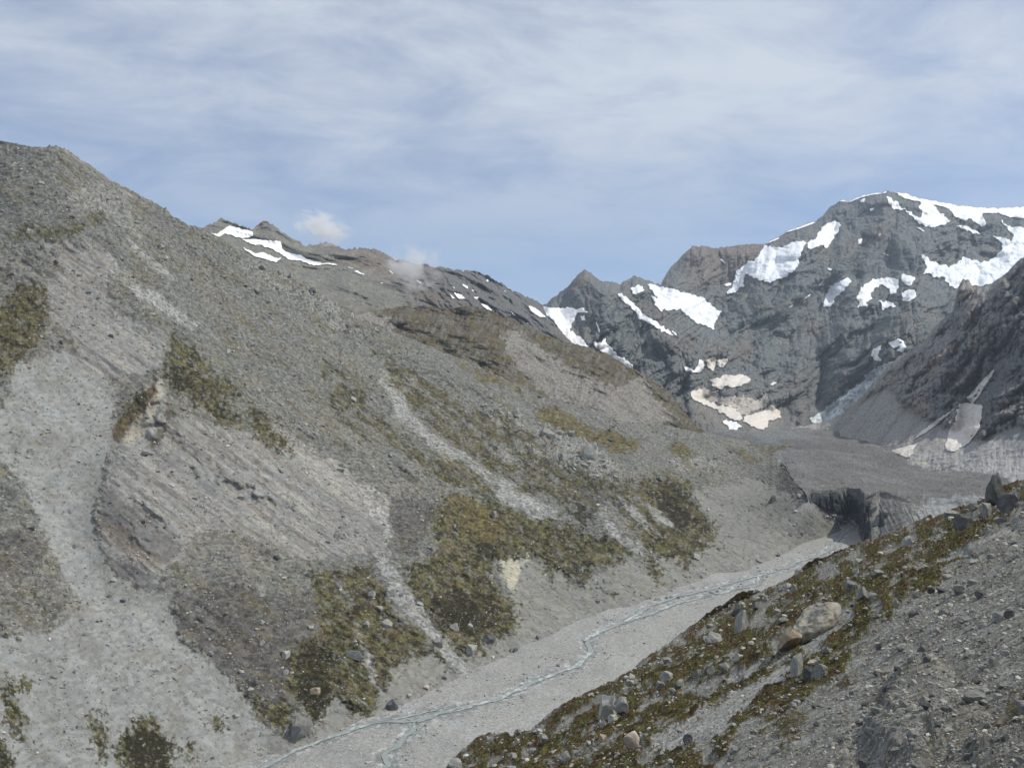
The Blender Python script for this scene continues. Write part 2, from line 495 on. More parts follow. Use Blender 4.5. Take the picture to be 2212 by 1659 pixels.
def make_near_slope():
    ctrl = [(0,305,850),(-260,372,820),(130,320,850),(240,391,885),(436,494,950),(550,565,1000),(667,615,1050),(840,716,1120),(990,773,1175),
            (1100,824,1185),(1250,882,1175),(1400,912,1225),(1500,932,1290),(1600,953,1420),(1640,968,1350),(1686,997,1190),
            (1712,1037,970),(1741,1071,862),(1778,1104,866),(1815,1141,884),(1200,1140,765),(1350,960,1040),(1240,1010,905),(0,1659,385),(-250,1900,330),(350,1900,345)]
    ctrl += [(x, y, vY(x, y)) for x, y in L1_BASE]
    s = Sheet('mountainside', -260, 1900, 2.0, L1_TOP,
              [(-260,1980),(350,1930),(600,1720),(800,1640),(1000,1550),(1240,1425),(1440,1348),(1600,1298),(1750,1236),(1860,1215),(1900,1215)],
              ctrl, nrow=690, back=500, bdir=(-.35, 1, -.8), jag=3.0, jagscale=10)
    px, py = s.px, s.py
    ca, sa = FALL; S_ = px * ca + py * sa; T_ = -px * sa + py * ca

    # ---- zones
    scree = zone([R(4, (95,-60),(430,-150),(640,-60),(760,60),(740,200),(720,450),(650,700),(620,1000),(640,1100),(740,1290),(900,1400),(1050,1420),
                      (1090,1480),(1110,1560),(1150,1680),(650,1659),(500,1450),(390,1300),(280,1000),(180,760),(20,560),(-100,540),(-60,300),(60,120)),
                  R(7, (560,0),(900,330),(1090,400),(1150,560),(1250,680),(1350,740),(1480,850),(1560,930),(1660,1060),(1660,1130),(1800,1250),(1900,1290),
                     (2180,1245),(2212,1445),(1700,1445),(1150,1445),(-900,2300),(-900,1500),(-300,900),(0,600),(300,560),(560,420),(440,250))], px, py, 8, 10, .45, 1.0)
    strips = zone([R(5, (430,-10),(560,20),(700,130),(900,270),(1100,400),(1280,510),(1450,610),(1560,705),(1400,690),(1250,640),(1120,560),(1130,490),(950,370),(800,280),(700,210),(560,110)),
                   R(5, (220,440),(430,540),(420,700),(440,800),(390,900),(500,1080),(560,1160),(680,1330),(760,1450),(900,1640),(1010,1800),(860,1700),(700,1480),(560,1320),(430,1180),(330,950),(260,700)),
                   R(5, (1740,590),(1850,680),(1960,830),(2080,890),(2080,960),(1990,900),(1900,830),(1800,720)), R(5, (1850,480),(1950,560),(2050,660),(2140,800),(2180,850),(2080,760),(1960,640)),
                   R(5, (2040,530),(2150,620),(2260,700),(2260,780),(2120,660)),
                   R(2, (330,1000),(480,1180),(560,1330),(720,1480),(900,1640),(780,1659),(620,1480),(480,1340),(380,1180)),
                   R(8, (560,300),(610,500),(660,620),(700,740),(690,840),(650,700),(600,560),(560,420)), R(8, (500,60),(470,180),(455,240),(440,230),(480,120)),
                   R(1, (600,820),(760,960),(900,1060),(1100,1200),(1310,1360),(1240,1380),(1000,1230),(800,1080),(640,950)),
                   R(1, (740,690),(900,850),(1050,960),(1200,1060),(1050,1020),(880,900))], px, py, 5, 6, .5, 2.0, FALL)
    fan = zone([R(5, (1130,940),(1230,930),(1330,920),(1390,980),(1480,1010),(1560,1050),(1600,1110),(1700,1120),(1780,1040),(1900,1010),(2000,960),(2100,980),(2300,900),(2500,800),(2700,900),
                     (2400,1300),(2212,1340),(1800,1480),(1500,1659),(1200,1750),(900,1690),(1000,1500),(1240,1460),(1250,1340),(1230,1200),(1150,1060)),
                R(6, (260,460),(420,440),(560,400),(700,420),(800,470),(930,500),(1150,700),(1200,780),(1000,900),(700,980),(300,1050),(120,1060),(230,960),(330,800),(420,740),(400,660),(310,580)),
                R(8, (420,830),(450,820),(490,880),(600,970),(670,990),(690,900),(690,840),(780,770),(790,680),(900,640),(1080,590),(1200,720),(1500,560),(1700,500),(2000,480),(2212,380),(2212,900),(0,1400),(0,1050),(140,1110),(310,1090),(350,1000)),
                R(2, (1180,770),(1320,860),(1400,940),(1500,1040),(1650,1120),(1800,1180),(1950,1180),(2100,1260),(2212,1330),(2400,1400),(2212,1400),(1900,1390),(1700,1300),(1500,1220),(1350,1160),(1230,1040),(1190,930))], px, py, 6, 12, .55, 3.0)
    slab = zone([R(4, (760,520),(970,400),(1050,300),(1300,300),(1600,380),(1900,560),(2212,800),(2480,1000),(2480,1130),(2212,1200),(1900,1180),(1700,1080),(1500,1020),(1300,1010),(1210,1090),
                      (1180,1200),(1100,1240),(1000,1380),(860,1340),(740,1250),(640,1080),(640,900),(700,650)),
                 R(5, (-300,150),(0,300),(100,320),(200,420),(260,600),(300,700),(270,800),(150,820),(0,850),(-300,700)),
                 R(4, (700,540),(760,380),(980,60),(1060,20),(1100,200),(1040,420),(800,600)),
                 R(1, (240,830),(420,800),(640,830),(760,960),(700,1000),(720,1250),(1000,1350),(1090,1400),(1080,1500),(1000,1659),(480,1659),(520,1500),(330,1300),(310,1120),(430,960)),
                 R(1, (340,180),(480,230),(660,370),(860,480),(1000,560),(850,520),(650,390),(450,280))], px, py, 6, 9, .4, 4.0, FALL)
    hill = zone([R(2, (1180,770),(1290,810),(1490,960),(1600,1040),(1750,1110),(1850,1170),(1960,1160),(2212,1330),(2300,1300),(1900,700),(1100,500))], px, py, 10, 6, .2, 4.5)
    vegA = zone([R(8, (280,90),(340,60),(480,70),(500,150),(450,240),(550,300),(620,420),(700,420),(800,440),(830,540),(900,580),(880,660),(800,640),(780,700),(775,770),(730,800),(700,830),
                      (680,860),(690,920),(665,985),(600,970),(540,940),(490,880),(470,850),(440,820),(420,880),(380,930),(340,1000),(315,1080),(290,1030),(250,960),(210,900),(180,860),
                      (120,800),(150,700),(120,600),(210,520),(300,500),(350,430),(330,300),(300,200)),
                 R(8, (500,80),(640,40),(760,200),(800,320),(860,400),(960,420),(1050,530),(1000,620),(900,600),(800,560),(640,440),(540,260)),
                 R(4, (1050,0),(1250,0),(1400,30),(1520,70),(1590,130),(1500,160),(1400,150),(1550,250),(1560,350),(1500,350),(1400,300),(1200,150),(1080,80)),
                 R(4, (1590,180),(1690,240),(1760,350),(1870,480),(1910,570),(1850,540),(1730,450),(1650,400),(1600,330)),
                 R(4, (740,380),(830,200),(950,80),(1000,60),(960,200),(850,330),(740,450)),
                 R(1, (1090,1400),(1200,1440),(1320,1560),(1400,1659),(1300,1740),(1060,1700),(1080,1560)),
                 R(1, (-20,1230),(100,1080),(280,1080),(330,1180),(260,1350),(270,1450),(200,1500),(80,1640),(-20,1720)),
                 R(7, (1500,905),(1620,980),(1700,1010),(1850,1020),(1900,1080),(1880,1200),(1850,1220),(1760,1180),(1680,1120),(1660,1060)),
                 R(8, (1050,530),(1110,560),(1160,620),(1200,690),(1190,715),(1130,680),(1080,600)),
                 R(8, (1180,530),(1320,520),(1390,560),(1380,610),(1300,590),(1200,600)),
                 R(7, (0,840),(60,880),(100,940),(130,1040),(160,1120),(165,1280),(140,1310),(100,1240),(60,1150),(0,1000)), R(7, (100,870),(150,820),(190,870),(200,920),(180,965),(130,930)),
                 R(7, (-80,1200),(0,1240),(40,1290),(90,1380),(100,1500),(-80,1500)), R(7, (590,1040),(640,1060),(660,1150),(700,1240),(710,1300),(680,1400),(640,1400),(610,1280),(580,1180)),
                 R(7, (860,1110),(940,1110),(1000,1100),(1030,1150),(1040,1220),(1110,1270),(1110,1520),(800,1520),(760,1330),(770,1240),(840,1190)),
                 R(7, (1170,1270),(1240,1260),(1260,1320),(1280,1390),(1230,1390),(1190,1330)), R(7, (1340,1130),(1420,1110),(1480,1150),(1440,1220),(1400,1200)),
                 R(7, (260,400),(300,430),(310,490),(270,470)), R(7, (800,870),(830,880),(840,940),(815,930)),
                 R(5, (520,980),(600,960),(700,940),(760,880),(700,760),(690,640),(760,540),(880,520),(1000,560),(1150,560),(1220,620),(1320,690),(1500,700),(1650,740),(1750,800),(1900,820),(2000,880),(2010,940),
                      (1900,970),(1750,1000),(1690,1110),(1600,1100),(1560,1030),(1480,1000),(1420,980),(1380,930),(1300,920),(1200,940),(1120,960),(1060,1000),(1100,1050),(1130,1120),(1150,1200),(1230,1200),
                      (1250,1340),(1240,1450),(1180,1430),(1100,1480),(1000,1500),(900,1500),(850,1480),(750,1450),(680,1380),(670,1300),(600,1200),(560,1150),(520,1080)),
                 R(5, (1420,960),(1480,1020),(1500,1110),(1460,1120),(1430,1040)), R(5, (1690,1040),(1780,1130),(1900,1180),(1890,1220),(1780,1160)),
                 R(6, (-20,400),(180,390),(260,440),(250,500),(310,590),(390,660),(415,740),(330,800),(280,860),(230,950),(190,900),(120,850),(60,830),(-40,800),(-60,600)),
                 R(6, (-20,840),(70,900),(125,1020),(60,990),(-20,920)), R(6, (380,740),(470,860),(480,880),(400,800))], px, py, 8, 12, .9, 5.0)
    vegB = zone([R(5, (380,60),(560,180),(700,260),(830,310),(960,380),(1100,470),(1130,560),(1050,550),(950,500),(850,480),(760,480),(600,330),(450,200),(330,130)),
                 R(5, (600,20),(740,40),(850,80),(1000,100),(1080,130),(1150,200),(1100,280),(1200,330),(1300,300),(1450,420),(1600,500),(1750,560),(1800,640),(1700,740),(1600,690),(1500,580),(1400,530),
                      (1280,500),(1150,420),(1000,330),(900,260),(800,180),(650,80)),
                 R(5, (1080,130),(1300,100),(1500,300),(1750,400),(2000,440),(2212,440),(2300,700),(2212,880),(2080,890),(1900,640),(1700,500),(1500,460),(1300,330)),
                 R(1, (60,760),(200,680),(420,720),(560,650),(640,600),(700,660),(600,720),(450,760),(250,780),(100,810)),
                 R(2, (400,1000),(620,1080),(760,1180),(900,1300),(1050,1340),(1200,1300),(1300,1400),(1150,1450),(1000,1480),(850,1420),(720,1400),(640,1330),(500,1280),(440,1180),(390,1100)),
                 R(2, (0,1000),(130,1080),(250,1200),(380,1380),(520,1480),(620,1600),(480,1560),(330,1450),(180,1360),(90,1350),(200,1420),(340,1540),(300,1560),(100,1420),(0,1200)),
                 R(2, (280,900),(360,940),(450,990),(420,1010),(330,970))], px, py, 4, 9, .95, 6.0, FALL, 11)
    ochre = zone([R(5, (1300,0),(1500,20),(1700,100),(1900,150),(2000,200),(2020,280),(1900,250),(1700,180),(1600,120),(1400,60)),
                  R(2, (1350,1290),(1500,1310),(1600,1360),(1750,1450),(2000,1500),(2060,1560),(1950,1600),(1750,1540),(1600,1480),(1450,1380)),
                  R(2, (740,990),(900,1050),(1050,1080),(1200,1150),(1350,1220),(1300,1240),(1150,1180),(960,1100)), R(5, (780,540),(900,540),(1020,580),(1150,700),(1180,800),(1080,860),(960,780),(850,640)),
                  R(6, (130,180),(240,200),(300,240),(220,290),(150,260)), R(6, (440,200),(520,200),(650,260),(700,300),(600,280)),
                  R(5, (700,255),(960,370),(1060,430),(1000,430),(800,330))], px, py, 6, 9, .6, 7.0, FALL)
    darkv = zone([R(4, (1050,0),(1250,0),(1330,60),(1240,130),(1100,80)), R(4, (1380,130),(1480,200),(1540,300),(1480,280),(1360,200)), R(4, (1730,440),(1870,500),(1900,570),(1800,520)), R(5, (940,780),(1040,800),(1150,900),(1300,900),(1380,930),(1200,940),(1110,970),(1050,1010),(980,920)), R(5, (520,980),(640,980),(600,1150),(540,1100)),
                  R(5, (700,1180),(900,1180),(1100,1160),(1130,1250),(1100,1400),(950,1420),(760,1380),(680,1290)), R(5, (1500,560),(1750,560),(2000,880),(1850,880),(1650,730)),
                  R(8, (210,560),(330,520),(440,560),(430,700),(420,860),(340,1000),(315,1080),(250,960),(190,820)), R(7, (840,1180),(1000,1200),(1080,1300),(1100,1460),(840,1460),(800,1320)),
                  R(7, (0,860),(50,900),(70,960),(0,980)), R(7, (-40,1270),(40,1320),(80,1470),(-40,1480)), R(6, (20,440),(180,420),(260,520),(300,640),(200,700),(60,620))], px, py, 12, 10, .7, 8.0)
    hole = fbm(S_ / 34, T_ / 15, 77.0, 5, .66)
    veg = np.clip(np.maximum(vegA * sstep(-.75, -.05, hole + .35 * darkv), vegB * .9 * sstep(-.34, .10, hole)) * (1 - strips * .9) * (1 - hill), 0, 1)
    # ---- relief
    X, Y, Z = s.P[..., 0], s.P[..., 1], s.P[..., 2]
    smooth = np.clip(np.maximum(scree, fan), 0, 1)
    amt = 9 * fbm(X / 150, Y / 150, Z / 150, 4, .42) + 2.4 * fbm(S_ / 260 + .4 * fbm(px / 90, py / 90, 5.5, 3), T_ / 46, 2.0, 3, .45, ridged=True) * (1 - .75 * smooth) * sstep(-.3, .3, fbm(px / 120, py / 120, 44.0, 3))
    amt -= 4 * samp(raster([R(4, (-100,100),(95,-60),(430,-150),(640,-60),(760,60),(740,200),(720,450),(650,700),(620,1000),(640,1100),(740,1290),(900,1400),(1150,1680),(650,1659),(390,1300),(280,1000),(150,700),(0,560))], 56), px, py)
    amt += 7 * samp(raster([R(4, (760,420),(1040,20),(1300,150),(1600,380),(1900,600),(2100,900),(1700,1080),(1300,1010),(1100,1240),(1000,1380),(740,1250),(640,1080),(640,900))], 56), px, py)
    for pts, h, wl, wr in [([(360,737),(345,812),(322,915),(300,960)], 9, 18, 60), ([(0,560),(60,540),(140,520),(230,540)], 6, 16, 16), ([(360,737),(330,700),(240,640),(200,600)], 4, 40, 40),
                           (R(4, (950,440),(1060,560),(1300,640),(1700,780),(2212,1000)), 4, 8, 26), (R(4, (1000,350),(1300,560),(1700,800),(2000,900)), 3.5, 8, 30),
                           (R(4, (800,680),(1000,900),(1200,1080)), 4, 8, 30), (R(4, (760,900),(900,1080),(1080,1190)), 4, 8, 24), (R(2, (0,650),(200,745),(420,815),(600,875)), 8, 20, 14),
                           (R(5, (700,640),(760,900),(1000,1010),(1120,960),(1400,930)), 7, 26, 26)]:
        d, t = segdist(px, py, pts)
        d = d + 6 * fbm(px / 16, py / 16, 71.0, 3)
        prof = np.where(d < 0, np.exp(-(d / (wl * 1.3)) ** 2), np.exp(-(d / wr) ** 2)) * sstep(0, .3, t) * sstep(1, .7, t)
        amt += .62 * h * prof * (.3 + .7 * sstep(-.4, .4, fbm(px / 30, py / 30, 72.0, 2)))
    s.ray(amt, .35)
    S2 = S_ + 14 * fbm(px / 60, py / 60, 1.5, 3)
    T2 = T_ + 3.5 * fbm(px / 55, py / 40, 4.5, 3)
    band = fbm(S2 / 260, T2 / 10, 3.0, 3, .6) * (.35 + .9 * sstep(-.4, .4, fbm(px / 55, py / 55, 83.0, 3)))
    crag = fbm(X / 17, Y / 17, Z / 13, 4, .58, ridged=True)
    rough = (1 - .85 * smooth) * (1 - .5 * veg) * (1 - .8 * slab)
    out = zone([R(5, (1380,100),(1500,90),(1560,160),(1750,200),(1850,300),(1950,420),(1800,480),(1650,440),(1450,330),(1100,330),(1100,260),(1380,200)),
                R(2, (1080,1290),(1250,1300),(1300,1450),(1080,1420)), R(6, (150,260),(330,260),(420,330),(250,350),(150,330)), R(1, (1500,860),(1900,1040),(2212,1250),(2212,1400),(1900,1200),(1600,980)),
                R(1, (380,500),(640,420),(740,480),(900,640),(1000,760),(900,800),(700,640),(500,620)), R(15, (330,1060),(560,1130),(760,1290),(960,1400),(900,1420),(640,1300),(400,1140))], px, py, 8, 10, .8, 9.0)
    fine = 1.15 * crag * rough * (1 + 2.4 * out) * (.35 + sstep(-.25, .35, fbm(px / 45, py / 45, 61.0, 4))) + .42 * band * slab * (1 - .4 * veg) + .55 * fbm(X / 5, Y / 5, Z / 5, 3, .6) * (1 - .8 * smooth) \
        + .9 * fbm(X / 4, Y / 4, Z / 4, 3, .6, billow=True) * veg + .22 * fbm(S_ / 160, T_ / 9, 7.0, 3) * fan
    s.push(fine * np.clip(s.Y / 700, .6, 1.5))
    # ---- colour
    A = flat(px.shape, C_RUB)
    A = mix(A, lin(118, 115, 108), sstep(-.1, .4, fbm(X / 90, Y / 90, Z / 90, 4)) * .7)
    A = mix(A, lin(104, 104, 101), sstep(.0, .4, fbm(S_ / 170, T_ / 26, 9.0, 4, .6)) * .6)
    A = mix(A, lin(138, 137, 132), out * sstep(-.1, .35, crag) * .75)
    drk = zone([R(7, (1090,380),(1250,300),(1500,200),(1700,330),(1900,350),(2080,300),(2120,420),(1980,650),(1900,1000),(1650,1000),(1480,850),(1250,680),(1150,540)), R(7, (-40,-60),(240,-60),(270,0),(300,130),(220,200),(100,120),(-40,220)),
                R(7, (-40,620),(60,640),(110,780),(60,830),(-40,760)), R(5, (420,560),(600,540),(680,640),(660,800),(540,980),(480,900),(430,760)), R(5, (1560,420),(1800,420),(1900,560),(1750,640),(1600,520))], px, py, 10, 14, .9, 68.)
    A = mix(A, lin(88, 85, 81), drk * .85)
    A = mix(A, C_SCREE, scree)
    A = mix(A, lin(132, 131, 125), scree * sstep(.0, .4, fbm(px / 70, py / 90, 12.0, 4, .6)) * .9)
    A = mix(A, lin(150, 151, 148), scree * sstep(.05, .5, fbm(px / 50 - py / 60, py / 160, 15.0, 3)) * .6)
    A = mix(A, lin(129, 128, 122), fan)
    A = mix(A, lin(117, 115, 108), fan * sstep(.0, .35, fbm(S_ / 150, T_ / 9, 13.0, 4, .6)) * .6)
    A = mix(A, lin(146, 146, 142), strips * .9)
    SL = mix(mix(flat(px.shape, C_SLAB), C_SLABD, sstep(-.1, .5, band)), C_RUST, sstep(.16, .42, fbm(S2 / 200, T2 / 8, 33.0, 3, .6)) * .26)
    SL = mix(SL, C_PALE, sstep(.12, .4, -band) * .6)
    A = A * (1 - slab[..., None]) + SL * slab[..., None]
    Zs = lambda pts, k, **q: zone([R(4, *pts)], px, py, 3, 6, .5, k, **q)
    A = mix(A, lin(104, 102, 100), Zs(((650,750),(740,760),(830,850),(960,950),(1080,1060),(1190,1110),(1110,1240),(1000,1200),(860,1130),(760,1060),(650,960)), 61., along=FALL) * .85)
    A = mix(A, lin(106, 104, 104), Zs(((740,1200),(860,1230),(1010,1330),(1010,1400),(880,1360),(760,1290)), 62.) * .9)
    A = mix(A, lin(108, 84, 58), Zs(((620,940),(760,980),(900,1080),(1000,1180),(1080,1230),(980,1260),(820,1180),(660,1080)), 63., along=FALL) * .3)
    A = mix(A, lin(160, 153, 138), Zs(((1040,10),(1000,120),(930,240),(860,330),(790,460),(900,430),(980,300),(1060,120)), 64.) * .8)
    A = mix(A, lin(92, 74, 54), Zs(((1005,40),(950,90),(850,210),(755,320),(725,420),(770,440),(860,330),(950,220),(1010,120)), 65.) * .9)
    A = mix(A, lin(84, 76, 64), Zs(((1010,160),(1050,200),(1075,300),(990,420),(960,520),(1010,470),(1090,350),(1110,240)), 66.) * .8)
    A = mix(A, lin(158, 154, 148), Zs(((1690,260),(1900,390),(2212,620),(2480,860),(2480,960),(2212,760),(1960,560),(1750,400)), 67., along=FALL) * .42)
    pale = zone([R(5, (1130,950),(1230,930),(1300,1000),(1240,1080),(1260,1200),(1200,1130),(1170,1020)), R(5, (1280,920),(1340,920),(1350,980),(1300,970)),
                 R(2, (1180,780),(1280,850),(1320,950),(1230,1000),(1180,920))], px, py, 5, 8, .5, 10.)
    A = mix(A, lin(178, 172, 152), pale * .8)
    VC = flat(px.shape, C_OLIVE)
    VC = mix(VC, C_BROWN, sstep(-.25, .35, fbm(px / 34, py / 30, 21.0, 4, .6)) * .85)
    VC = mix(VC, C_DARKV, np.clip(darkv * (.92 + .4 * sstep(-.5, .3, fbm(px / 12, py / 10, 25.0, 4, .65))) + .9 * sstep(-.22, .22, fbm(S_ / 24, T_ / 12, 23.0, 5, .7)), 0, 1))
    VC = mix(VC, C_OCHRE, ochre * (1 - .6 * darkv) * .75 * sstep(-.5, .2, fbm(px / 20, py / 12, 27.0, 4, .65)))
    VC = mix(VC, lin(126, 122, 112), sstep(.22, .5, fbm(px / 7, py / 6, 29.0, 4, .66)) * .75 * (1 - .6 * darkv))
    VC = VC * np.array([.92, .95, .94])
    vv = np.clip(np.maximum(veg, np.maximum(ochre * .9, darkv * .8 * veg)), 0, 1)
    A = A * (1 - vv[..., None]) + VC * vv[..., None]
    # sparse turf in the rubble of the upper slope
    tf = sstep(.16, .45, fbm(S_ / 130, T_ / 24, 41.0, 5, .62)) * (1 - np.maximum(smooth, slab)) * .42
    A = mix(A, lin(102, 93, 66), tf)
    spk = fbm(px / 4.2, py / 3.2, 51.0, 3, .7)
    A = A * .93 * (1 + .50 * np.clip(spk, -1, 1) * .78 * (1 - .72 * smooth) * (1 - .5 * slab))[..., None]
    s.build(terrain_mat('slope_rubble', 3.2, 0.32, 2.8, 0.38, .55, 1.4), np.clip(A, .01, .9), 1 - .55 * smooth - .5 * slab * (1 - smooth))
    s.veg, s.smooth, s.out = veg, smooth, out
    return s

# ------------------------------------------------------------------ brown hill behind it
def make_brown_hill():
    ctrl = [(740,700,1340),(833,669,1500),(953,654,1600),(1100,680,1580),(1270,750,1580),(1370,800,1600),(1500,870,1640),(1600,900,1700),(1700,960,1560),(840,735,1330),
            (1000,790,1260),(1100,845,1235),(1250,905,1230),(1400,935,1280),(1550,960,1400),(1000,720,1450),(1200,790,1440)]
    s = Sheet('brown_hill', 640, 1720, 1.7,
              [(640,690),(740,690)] + R(2, (300,690),(400,670),(550,645),(700,655),(800,668),(920,650),(1000,660),(1100,688),(1180,720),(1250,745),(1330,790),(1430,838),(1520,868),(1600,893),(1700,912),(1760,930),(1850,968),(1950,1030),
                    (2020,1065),(2100,1105),(2170,1150),(2240,1205),(2300,1290),(2400,1420),(2550,1520),(2700,1540),(3060,1560)),
              [(640,760),(740,760),(840,790),(990,845),(1250,945),(1400,975),(1500,985),(1600,1000),(1720,1040)], ctrl, nrow=190, back=400, bdir=(.3, 1, -.7), jag=2.4, jagscale=9)
    px, py = s.px, s.py; X, Y, Z = s.P[..., 0], s.P[..., 1], s.P[..., 2]
    bare = zone([R(2, (1180,770),(1300,830),(1390,930),(1480,960),(1600,1050),(1750,1120),(1850,1180),(1960,1160),(2020,1110),(2120,1180),(2180,1280),(2300,1400),(1900,1420),(1500,1250),(1290,1110),(1180,960)),
                 R(2, (-100,600),(390,700),(450,800),(420,840),(0,700)), R(2, (470,700),(440,790),(400,790))], px, py, 6, 10, .6, 2.2)
    d, t = segdist(px, py, R(2, (1170,770),(1180,920),(1290,1100)))
    amt = 16 * fbm(X / 150, Y / 150, Z / 110, 4) + 4 * fbm(px / 30 + py / 60, py / 70, 6.0, 4, .5, ridged=True)
    amt -= 7 * samp(raster([R(2, (1180,770),(1300,830),(1450,960),(1600,1060),(1750,1150),(1500,1250),(1290,1110),(1180,960))], 20), px, py)
    for pts, h, wl, wr in [(R(2, (480,800),(600,850),(720,880),(800,940)), -6, 14, 12), (R(2, (560,700),(640,690),(760,720)), 4, 12, 12), (R(2, (950,700),(930,850),(900,1000)), 5, 14, 18)]:
        d, t = segdist(px, py, pts); amt += h * np.where(d < 0, np.exp(-(d / wl) ** 2), np.exp(-(d / wr) ** 2))
    s.ray(amt, .3)
    s.push(1.8 * fbm(X / 22, Y / 22, Z / 18, 4, .6, ridged=True) + 1.0 * fbm(X / 7, Y / 7, Z / 7, 3))
    A = flat(px.shape, lin(102, 94, 78))
    A = mix(A, lin(122, 119, 111), sstep(-.15, .3, fbm(px / 12 + py / 30, py / 34, 5.0, 4, .65)) * .75)
    A = mix(A, lin(104, 94, 64), sstep(.02, .4, fbm(px / 40, py / 22, 9.0, 4)) * .75)
    A = mix(A, C_DARKV * 1.5, sstep(.22, .45, fbm(px / 9, py / 12, 15.0, 3)) * .5)
    A = mix(A, lin(146, 142, 135), bare * .9)
    A = mix(A, lin(120, 116, 110), bare * sstep(.1, .4, fbm(px / 18 - py / 18, py / 30, 19.0, 4, .6)) * .6)
    A = A * .80 * (1 + .45 * np.clip(fbm(px / 3, py / 2.5, 51.0, 2, .6), -1, 1))[..., None]
    s.build(terrain_mat('hill_turf', 4.5, 0.38, 3.5, 0.28, 0.9, 2.4), np.clip(A, .01, .9))
    return s

# ------------------------------------------------------------------ snow-streaked ridge on the left skyline
R1_TOP = [(360,505),(425,497)] + R(1, (1300,720),(1345,702),(1380,688),(1410,662),(1437,648),(1462,664),(1500,682),(1560,700),(1640,722),(1665,700),(1690,680),(1722,671),(1745,680),(1770,700),(1820,740),(1860,766),(1900,792),(1990,830),
          (2050,822),(2111,806),(2170,828),(2212,848)) + R(2, (130,280),(180,285),(235,266),(275,280),(310,274),(350,290),(390,306),(430,334),(470,350),(600,372),(660,378),(720,396),(760,396),(800,412),(850,410),
          (900,424),(950,420),(990,414),(1060,450),(1130,490),(1200,530),(1250,562),(1290,582),(1390,628),(1420,655),(1440,715),(1500,770),(1560,838),(1600,885),(1700,930),(1900,1020))
def make_snowy_ridge():
    ctrl = [(360,505,1850),(477,471,2000),(547,495,1980),(574,478,2000),(664,531,2060),(733,537,2080),(803,537,2120),(900,568,2200),(1030,583,2320),(1163,654,2450),(1220,725,2350),(1300,780,2250),
            (500,560,1650),(650,610,1650),(800,650,1660),(950,650,1800),(1100,690,2050),(1200,760,2050),(700,700,1420),(900,740,1500),(1250,840,2050)]
    s = Sheet('snowy_ridge', 370, 1330, 1.5, R1_TOP, [(370,600),(560,640),(740,740),(900,740),(1100,770),(1250,840),(1330,870)], ctrl, nrow=180, back=600, bdir=(.1, 1, -.7), jag=5.0, jagscale=9)
    px, py = s.px, s.py; X, Y, Z = s.P[..., 0], s.P[..., 1], s.P[..., 2]
    right = sstep(820, 980, px)
    ca, sa = .72, .69; S_ = px * ca + py * sa; T_ = -px * sa + py * ca
    n1 = fbm(S_ / 130, T_ / 24 + .6 * fbm(px / 50, py / 50, 2.0, 3), 3.0, 4, .48, ridged=True)
    n2 = fbm(X / 150, Y / 150, Z / 110, 4, .45, ridged=True)
    s.ray(13 * right * n1 + (14 + 3 * right) * n2 + 14 * fbm(X / 300, Y / 300, Z / 200, 3), .3)
    s.push(2.6 * fbm(X / 40, Y / 40, Z / 30, 4, .55, ridged=True) * (.5 + .5 * sstep(.0, .3, (py - s.top[None]) / 120)))
    A = flat(px.shape, lin(118, 117, 110))
    A = mix(A, lin(98, 99, 100), right * .8)
    A = mix(A, lin(110, 100, 92), sstep(.0, .4, fbm(X / 170, Y / 170, Z / 120, 4, .6)) * .7)
    A = mix(A, lin(134, 131, 118), sstep(.1, .4, fbm(px / 30, py / 14, 8.0, 4, .6)) * .6 * (1 - right))
    A = A * (1 + .4 * np.clip(fbm(px / 4, py / 3.2, 51.0, 3, .6), -1, 1))[..., None]
    s.build(terrain_mat('ridge_rock', 6.5, 0.34, None, 0, 0.9, 4), np.clip(A, .01, .9))
    return s

